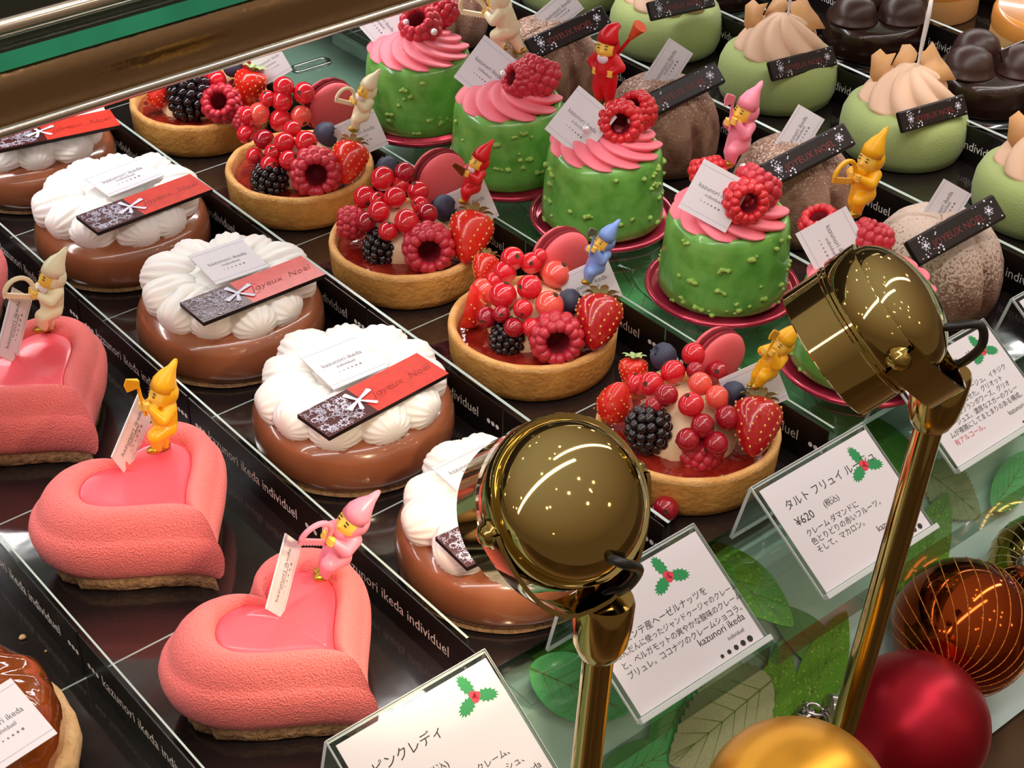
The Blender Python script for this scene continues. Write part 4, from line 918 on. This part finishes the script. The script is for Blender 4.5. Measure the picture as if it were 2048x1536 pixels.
# ------------------------------------------------------------------ pistachio green cakes
GXY = [(.6245, .692), (.6245, .6119), (.6271, .5296), (.6314, .4481), (.6290, .3640)]
GS = ['last in its row', 'second from the back', 'in the middle of its row', 'before the black plaque', 'at the right frame edge']
GB = [None, (1365, 8), (1608, 126), (1869, 226), None]
def flake(seed):
    rnd = random.Random(seed); n_ = 11; m = MB(); a = [2*PI*k/n_ for k in range(n_)]; R = [rnd.uniform(.55, 1.05) for _ in a]
    f = lambda x, y: .22*math.sin(x*2+seed)+.15*y*y
    top = [Vector((R[k]*math.cos(a[k]), R[k]*.75*math.sin(a[k]), 0)) for k in range(n_)]
    top = [Vector((p.x, p.y, f(p.x, p.y))) for p in top]; c = Vector((0, 0, f(0, 0))); d = Vector((0, 0, .07))
    m.add(top+[c], [[k, (k+1) % n_, n_] for k in range(n_)]); m.add([p-d for p in top]+[c-d], [[(k+1) % n_, k, n_] for k in range(n_)])
    m.add(top+[p-d for p in top], [[k, n_+k, n_+(k+1) % n_, (k+1) % n_] for k in range(n_)])
    return m.mesh('wafer_flake', [M['wafer']])
for s in range(3): ME['flake%d' % s] = flake(s+1)
pk = MB().tube([(0, 0, -.006), (0, 0, 0), (.0004, 0, .012), (.0010, 0, .024), (.0012, 0, .034)], [.0002, .0006, .0011, .0013, .0009], 10).mesh('cake_pick', [M['pick']])
for i, (x, y) in enumerate(GXY):
    r = thing('pistachio_cake', 'pale green velvet cake with beige cream, ' + GS[i], 'cake', tr(x, y, 0, i*.7), 'pistachio green cakes')
    obj('velvet_body', ME['gbun'], r); obj('piped_cream', ME['gswirl'], r)
    c = Vector((x, y, 0))
    for k, (a, R, z, s, sd) in enumerate(((2.8, .0145, .0410, .0105, 0), (1.9, .0080, .0450, .0090, 1), (.30, .0125, .0420, .0140, 2))):
        rad = RH*math.cos(a) + FH*math.sin(a)
        T = basis(rad*.45 + Z*.5 - FH*.75, Z, c + rad*R + Z*z, s)
        one('wafer_flake', ME['flake%d' % sd], ('lower', 'rear', 'largest')[k] + ' toasted wafer flake on the green velvet cake ' + GS[i], 'wafer flake', T, 'toasted wafer flakes')
    if GB[i]:
        P = at_y(*GB[i], y-.0235); bar_px(P, X - Z*.12, -Y*.80 + Z*.55 - X*.10, .76, 0, ME['sbar'], 'snowflake_bar', 'dark chocolate snowflake bar on the green velvet cake ' + GS[i], 'chocolate bar', 'snowflake chocolate bars')
    if i in (2, 3): one('cake_pick', pk, 'translucent white pick in the green velvet cake ' + GS[i], 'pick', tr(x+.001, y-.002, .046, -.7), 'white picks')

# ------------------------------------------------------------------ dark chocolate dome cakes, custard cakes, apple tarts
dd = MB().lathe([(.0001, 0), (.0128, 0), (.0138, .0004), (.0138, .0010), (.0128, .0016), (.0124, .005), (.0105, .0092), (.007, .0120), (.003, .0131), (.0001, .0133)], 40).mesh('truffle_dome', [M['truffle']])
hb = MB().lathe([(.0001, .0016), (.0265, .0016), (.0275, .003), (.0272, .015), (.0262, .0185), (.0240, .0200), (.0001, .0205)], 56).mesh('glazed_body', [M['dchoc']])
hbd = MB().lathe([(.0001, 0), (.0345, 0), (.0352, .0008), (.0345, .0016), (.0001, .0016)], 64).mesh('cake_board', [M['blackboard']])
pl = MB().box((-.0165, -.0095, -.0022), (.0165, .0095, 0), 0, bev=.0006)
put_text(pl, 'Joyeux Noël', 1, 1, Matrix.Translation((-.0118, -.0006, .0001)), fit=.0236, shear=.4)
for s in (0, 1):
    a = [(-.010+.0105*s+.0055*u/8 + .002*math.sin(u*.8), -.0052+.0010*math.cos(u*.8+s*2)) for u in range(9)]
    pl.grid(lambda i, j: Vector((a[i][0], a[i][1]+.00035*j, .00012)), 9, 2, 1, wrap_u=False)
pl = pl.mesh('chocolate_plaque', [M['dchoc'], M['inkline']], False)
HXY = [(.694, .640)] + [tuple(at_z(*q, .026))[:2] for q in ((1752, 10), (1985, 112))] + [(.694, .380)]
HLB = ['last in its row, at the top frame edge', 'behind the pistachio cake with the pick', 'at the right frame edge', 'nearest the front, outside its plaque']
for i, (x, y) in enumerate(HXY[:3]):
    one('black_cake_board', hbd, 'glossy black round board under the dark chocolate cake ' + HLB[i].replace('the pistachio cake with the pick', 'the pick').replace('last in its row, ', ''), 'cake board', tr(x, y, 0), 'black cake boards')
    r = thing('chocolate_dome_cake', 'dark chocolate cake with three truffle domes, ' + HLB[i], 'cake', tr(x, y, 0), 'dark chocolate dome cakes')
    obj('glazed_body', hb, r)
    for a in (1.9, 3.6, -.30):
        rad = RH*math.cos(a) + FH*math.sin(a); obj('truffle_dome', dd, r, Matrix.Translation(rad*.0145 + Z*.0200))
for i, (px, py, y) in enumerate(((1822, 42, .5275), (2052, 118, .4420))):
    P = at_y(px, py, y); bar_px(P, X, -Y*.86 + Z*.45 - X*.05, 1, 0, pl, 'chocolate_plaque', ('dark chocolate plaque with pale script lettering, at the top right', 'dark chocolate plaque cut by the right frame edge')[i], 'chocolate plaque', 'dark chocolate plaques')
for i, (x, y) in enumerate(((.782, .555), (.782, .470))):
    r = thing('custard_cake', ('round orange custard cake at the top frame edge', 'round orange custard cake at the upper right corner, cut by the frame edge')[i], 'cake', tr(x, y, 0), 'orange custard cakes')
    obj('mousse_base', MB().lathe([(.0001, 0), (.0310, 0), (.0315, .001), (.0312, .0165), (.0001, .0165)], 56).mesh('mousse_base', [M['orangecream']], True, 50), r)
    obj('orange_glaze', MB().lathe([(.0313, .0150), (.0318, .018), (.0316, .024), (.0302, .0268), (.0285, .0262), (.0001, .0255)], 56).mesh('orange_glaze', [M['orange']]), r)
cap = MB().lathe([(.0300, .0125), (.0312, .016), (.0310, .023), (.0290, .030), (.0250, .0352), (.018, .0385), (.009, .0398), (.0001, .0400)], 96, fn=lambda t, r, z: (r*(1+.035*noise.noise(Vector((math.cos(t)*r*120, math.sin(t)*r*120, z*60)))), z+.0022*noise.noise(Vector((math.cos(t)*r*150, math.sin(t)*r*150, 2))))).mesh('caramel_apple', [M['caramel']])
tb = MB().lathe([(.0001, 0), (.0320, 0), (.0335, .002), (.0350, .010), (.0345, .0150), (.0325, .0165), (.0300, .0155), (.0001, .0140)], 96, fn=lambda t, r, z: (r*(1+.035*noise.noise(Vector((math.cos(t)*4, math.sin(t)*4, z*140)))), z*(1+.12*noise.noise(Vector((math.cos(t)*5, math.sin(t)*5, 3)))))).mesh('pastry_base', [M['apple']])
for i, (x, y, lb) in enumerate(((.0905, .3600, 'shiny caramel apple tart with a white name card, bottom left corner'), (.0880, .4560, 'caramel apple tart behind the front one, only its crumbly rim at the left frame edge'))):
    r = thing('apple_tart', lb, 'tart', tr(x, y, 0, i), 'caramel apple tarts'); obj('pastry_base', tb, r); obj('caramel_apple', cap, r)
cb = MB().sphere((0, 0, 0), .0011, 2, 0, (1.2, .9, .7), dn=.5, ds=1.5).mesh('pastry_crumb', [M['apple']])
for px, py, sz, lb in ((46, 1274, 1, 'largest of the crumbs'), (30, 1308, .5, 'tiny crumb'), (92, 1302, .4, 'smallest crumb')):
    one('pastry_crumb', cb, lb + ' lying on the black tray between the two caramel apple tarts', 'crumb', basis(Z, X, at_z(px, py, .0008*sz), sz), 'crumbs by the apple tarts')
card_px((-95, 1432), (30, 1355), (-25, 1555), Vector((.075, .345, .042)), Z*.9 - Y*.35 + X*.1, 'white name card lying on the shiny caramel apple tart, bottom left', 'white name card on the apple tart')

# ------------------------------------------------------------------ gold spot lamps
def lamp(P, top, foot, axis, R_, label, side, pr):
    # P: centre of the head's rear rim; axis points out of the open end
    root = thing('spot_lamp', label, 'lamp', Matrix.Translation(foot), 'gold spot lamps'); O = -foot
    z = axis.normalized(); B = basis(z, side, P-foot); s = R_
    can = MB().lathe([(.955*s, -.03*s), (1.03*s, -.05*s), (1.045*s, -.03*s), (1.045*s, .40*s), (1.03*s, .42*s), (1.0*s, .42*s), (1.0*s, .47*s), (1.02*s, .49*s), (1.02*s, .53*s), (1.0*s, .55*s), (1.0*s, 1.10*s), (.97*s, 1.12*s), (.95*s, 1.08*s), (.93*s, .3*s), (.5*s, .05*s), (.0001, 0)], 96, T=B)
    obj('lamp_shade', can.mesh('lamp_shade', [M['gold']], True, 40), root)
    obj('rear_dome', MB().lathe([(.985*s, .02*s)] + [(.97*s*math.cos(a), -.58*s*math.sin(a)) for a in [PI/2*k/20 for k in range(20)]] + [(.0001, -.58*s)], 96, T=B).mesh('rear_dome', [M['gold']]), root)
    sd = (B.to_3x3() @ X).normalized()
    for q in (1, -1):
        T = B @ basis(Vector((q, 0, 0)), Z, Vector((q*1.05*s, 0, .18*s)))
        obj('side_screw', MB().lathe([(.17*s, -.02*s), (.19*s, .03*s), (.15*s, .05*s), (.13*s, .10*s), (.08*s, .14*s), (.0001, .155*s)], 28, T=T).mesh('side_screw', [M['goldscrew']]), root)
    # yoke: flat strap from both screws round below the head to the socket
    c = P-foot; S0 = top-foot + Z*.004; pts = []
    lo = (S0-c); lo = lo - sd*lo.dot(sd)
    for k in range(25):
        a = PI*k/24; e = abs(math.cos(a)); q = math.sin(a)
        pts.append(c + z*(.18*s) * (1-.5*q) + sd*(1.08*s*math.copysign(e**.75, math.cos(a))) + lo*(q**1.6))
    wd = .0050; strap = MB()
    nrm = [(lo.normalized()*math.sin(PI*k/24) + sd*math.cos(PI*k/24)).normalized() for k in range(25)]
    bw = []
    for k in range(25):
        d = (pts[min(k+1, 24)] - pts[max(k-1, 0)]).normalized(); bw.append(d.cross(nrm[k]).normalized())
    def g(i, j):
        a, b = ((-1, -1), (1, -1), (1, 1), (-1, 1))[i]; return pts[j] + bw[j]*(wd*a) + nrm[j]*(.0006*b)
    obj('yoke', strap.grid(g, 4, 25).mesh('yoke', [M['gold']], True, 45), root)
    ax = (top-foot).normalized(); T = basis(ax, side, top-foot)
    obj('socket', MB().lathe([(pr*1.05, -.0165), (pr*1.35, -.015), (pr*1.75, -.011), (pr*1.9, -.005), (pr*1.9, .0015), (pr*1.75, .0030), (pr*.75, .0032), (pr*.7, -.006), (.0001, -.006)], 40, T=T).mesh('socket', [M['goldscrew']], True, 40), root)
    L_ = (top-foot).length
    obj('pole', MB().lathe([(.0001, 0), (pr*2.6, 0), (pr*2.6, .0015), (pr*1.1, .003), (pr, .004), (pr, L_-.011), (.0001, L_-.011)], 40, T=basis(ax, side)).mesh('pole', [M['gold']], True, 40), root)
    ld = lo.normalized(); e0 = c + ld*(.70*s) - z*(.58*s*.70); nz = (ld*.55 - z*.8).normalized(); e1 = top-foot; out = (to_cam(P)*.3 + RH*.9).normalized()
    cab = [e0 - nz*.002, e0 + nz*.002, e0 + nz*.006 + out*.003, (e0+e1)/2 + out*.0095 + Z*.003, e1 + out*.005 + Z*.006, e1 + Z*.003, e1 - Z*.004]
    cu = []
    for k in range(len(cab)-1):
        p0, p1, p2, p3 = cab[max(k-1, 0)], cab[k], cab[k+1], cab[min(k+2, len(cab)-1)]
        for q in range(6):
            u = q/6; cu.append(.5*((2*p1)+(p2-p0)*u+(2*p0-5*p1+4*p2-p3)*u*u+(3*p1-p0-3*p2+p3)*u**3))
    obj('cable', MB().tube(cu+[cab[-1]], .0013, 10).mesh('cable', [M['cable']]), root)
    obj('bulb', MB().sphere(B @ Vector((0, 0, .55*s)), .007, 2).mesh('bulb', [M['lampin']]), root)
    l = bpy.data.lights.new('spot_lamp_light', 'SPOT'); l.energy = .5; l.spot_size = math.radians(62); l.spot_blend = .6; l.color = (1, .80, .52); l.shadow_soft_size = .006
    o = bpy.data.objects.new('spot_lamp_light', l); COL.objects.link(o); o.matrix_world = basis(-z, None, P + z*(1.0*s))
def lampset(toppx, footpx, headpx, y, yh, ax, Rh, label, side, pr):
    top = at_y(*toppx, y); low = at_y(*footpx, y); d = (low-top).normalized(); foot = top + d*((ZB-top.z)/d.z)
    P = at_y(*headpx, yh); lamp(P, top, foot, ax, Rh, label, side, pr)
lampset((1208, 1212), (1172, 1536), (1141, 1000), .2120, .2210, FV*.89 - RV*.41 - UV*.196, .0200, 'polished gold spot lamp in front of the chocolate cakes, its round back facing out', RV*.93 + UV*.37, .0040)
lampset((1885, 757), (1690, 1445), (1787, 619), .2120, .2190, FV*.33 - RV*.775 - UV*.533, .0198, 'polished gold spot lamp seen from its side, covering the last green cake', RV*-.07 - UV*.61 - FV*.78, .0042)

# ------------------------------------------------------------------ baubles
def bauble(P, r, mk, label, capdir=None, stripes=None):
    root = thing('bauble', label, 'bauble', Matrix.Translation(P), 'christmas baubles')
    T = basis(capdir if capdir else Z)
    b = MB().sphere((0, 0, 0), r, 5)
    if stripes:
        for k in range(stripes[1]):
            a = 2*PI*k/stripes[1]; b.tube([T @ Vector((r*1.001*math.sin(u)*math.cos(a+.5*u), r*1.001*math.sin(u)*math.sin(a+.5*u), r*1.001*math.cos(u))) for u in [.25+2.5*q/40 for q in range(41)]], r*.008, 6, 1)
    obj('ball', b.mesh('ball', [M[mk], M[stripes[0]]] if stripes else [M[mk]]), root)
    if capdir:
        c = MB().lathe([(.0001, r*.93), (r*.22, r*.93), (r*.23, r*1.00), (r*.235, r*1.19), (r*.20, r*1.22), (.0001, r*1.23)], 28, fn=lambda t, q, z: (q*(1+.03*math.cos(14*t)), z), T=T)
        obj('cap', c.mesh('cap', [M['silver']], True, 40), root)
        pts = [T @ Vector((r*.10*math.sin(a), 0, r*1.26+r*.13*(1-math.cos(a))*.9-.0004)) for a in [2*PI*k/20 for k in range(21)]]
        obj('loop', MB().tube(pts, r*.025, 8).mesh('loop', [M['silver']]), root)
def on_ray(px, py, dep): d = ray(px, py); return CAMP + d*(dep/FPX)
def bpx(px, py, rp, r): return on_ray(px, py, FPX*r/rp)
bauble(bpx(1826, 1452, 152, .0272), .0272, 'redball', 'matte red bauble with a silver cap, behind the farther lamp post', V(-.97, .0, .22))
bauble(bpx(1592, 1628, 193, .0285), .0285, 'goldball', 'matte gold bauble at the bottom frame edge')
bauble(bpx(1925, 1255, 141, .0264), .0264, 'copball', 'glossy copper bauble with glitter stripes behind the red one', V(-.35, -.75, -.05), ('glitter', 26))
bauble(bpx(2092, 1140, 116, .0225), .0225, 'shinyball', 'glossy gold striped bauble at the right frame edge', V(-.5, -.6, .6), ('glitter2', 26))
bauble(bpx(1606, 1496, 82, .0150), .0150, 'shinyball', 'small shiny gold bauble peeking out behind the matte gold one', V(-.05, .1, .99))

# ------------------------------------------------------------------ leaves on the pale board
def leaf_mesh(kind, mk, serr, ratio, spots, seed):
    k = ('leaf', kind, seed)
    if k in ME: return ME[k]
    rnd = random.Random(seed); m = MB(); n_ = 40
    def hw(t): return ratio*math.sin(PI*min(1, t**.8))**.75*(1+(.07 if serr else 0)*(1 if int(t*40) % 2 else -1))
    def zz(x, y): return .03*abs(y) + .02*math.sin(x*3+seed) + .03
    m.grid(lambda i, j: Vector((j/n_*2-1, hw(j/n_)*(i-4)/4, zz(j/n_*2-1, hw(j/n_)*(i-4)/4))), 9, n_+1, 0, wrap_u=False)
    m.grid(lambda i, j: Vector((j/n_*2-1, hw(j/n_)*(i-4)/4, zz(j/n_*2-1, hw(j/n_)*(i-4)/4)-.012)), 9, n_+1, 0, wrap_u=False)
    def rib(p0, p1, w_):
        m.grid(lambda i, j: Vector((p0[0]+(p1[0]-p0[0])*j/8, p0[1]+(p1[1]-p0[1])*j/8 + (i-.5)*w_*(1-j/10), zz(p0[0]+(p1[0]-p0[0])*j/8, p0[1]+(p1[1]-p0[1])*j/8)+.004)), 2, 9, 1, wrap_u=False)
    rib((-1, 0), (.95, 0), .03)
    for q in range(6):
        t = .12+.13*q
        for s in (1, -1): rib((t*2-1, 0), (min(.95, t*2-1+.45), s*hw(min(.97, t+.2))*.82), .016)
    for q in range(spots):
        t = rnd.uniform(.08, .95); y = rnd.uniform(-.85, .85)*hw(t); r = rnd.uniform(.008, .024)
        m.poly([Vector((t*2-1+r*math.cos(a), y+r*math.sin(a), zz(t*2-1, y)+.006)) for a in [2*PI*k_/7 for k_ in range(7)]], 2)
    ME[k] = m.mesh('leaf', [M[mk], M['leafvein'], M['leafspot']]); return ME[k]
KIND = dict(A=('leafA', 0, .46, 70, 'speckled green'), B=('leafB', 0, .40, 0, 'plain dark green'), C=('leafC', 1, .62, 0, 'pale veined serrated'), D=('leafD', 0, .5, 0, 'bright green'), E=('leafE', 0, .6, 0, 'lightened green'))
LEAVES = [
 # pixel centre, pixel towards the tip, half length, kind, what is next to it
 ((1545, 1390), (1560, 1300), .034, 'A', 'under the lower corner of the glass shelf'),
 ((1640, 1330), (1700, 1190), .036, 'A', 'between the shelf edge and the farther lamp post'),
 ((1730, 1380), (1800, 1280), .030, 'B', 'above the red bauble cap'),
 ((1840, 1100), (1880, 990), .040, 'A', 'above the copper bauble'),
 ((1430, 1440), (1330, 1520), .042, 'C', 'left of the matte gold bauble'),
 ((1900, 985), (1975, 1045), .028, 'C', 'pointing at the gold striped bauble'),
 ((1340, 1440), (1290, 1530), .030, 'D', 'below the second price card'),
 ((1270, 1530), (1330, 1500), .028, 'D', 'beside the foot of the nearer lamp post'),
 ((1150, 1380), (1240, 1420), .030, 'D', 'under the glass left of the nearer lamp post'),
 ((1110, 1310), (1200, 1390), .034, 'B', 'under the glass under the nearer lamp socket'),
 ((1470, 1170), (1560, 1240), .040, 'A', 'under the glass between the middle price cards'),
 ((1600, 1270), (1520, 1200), .028, 'B', 'under the glass below the 620 yen card'),
 ((1780, 920), (1830, 1000), .036, 'B', 'under the glass beside the farther lamp post'),
 ((1980, 800), (2040, 880), .040, 'D', 'under the glass right of the red lettered card'),
 ((2010, 960), (2050, 900), .024, 'D', 'under the glass edge at the right frame edge'),
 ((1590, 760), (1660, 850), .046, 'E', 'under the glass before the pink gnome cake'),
 ((1690, 850), (1600, 800), .036, 'B', 'under the glass above the 620 yen card'),
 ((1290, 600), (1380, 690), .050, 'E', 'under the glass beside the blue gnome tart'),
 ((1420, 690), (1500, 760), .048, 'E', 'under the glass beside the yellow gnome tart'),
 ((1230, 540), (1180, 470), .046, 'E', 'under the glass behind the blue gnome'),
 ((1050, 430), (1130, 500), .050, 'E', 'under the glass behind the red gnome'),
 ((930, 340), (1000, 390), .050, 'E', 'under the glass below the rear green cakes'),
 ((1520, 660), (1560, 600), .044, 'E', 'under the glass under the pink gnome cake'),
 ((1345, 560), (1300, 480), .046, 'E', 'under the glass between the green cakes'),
]
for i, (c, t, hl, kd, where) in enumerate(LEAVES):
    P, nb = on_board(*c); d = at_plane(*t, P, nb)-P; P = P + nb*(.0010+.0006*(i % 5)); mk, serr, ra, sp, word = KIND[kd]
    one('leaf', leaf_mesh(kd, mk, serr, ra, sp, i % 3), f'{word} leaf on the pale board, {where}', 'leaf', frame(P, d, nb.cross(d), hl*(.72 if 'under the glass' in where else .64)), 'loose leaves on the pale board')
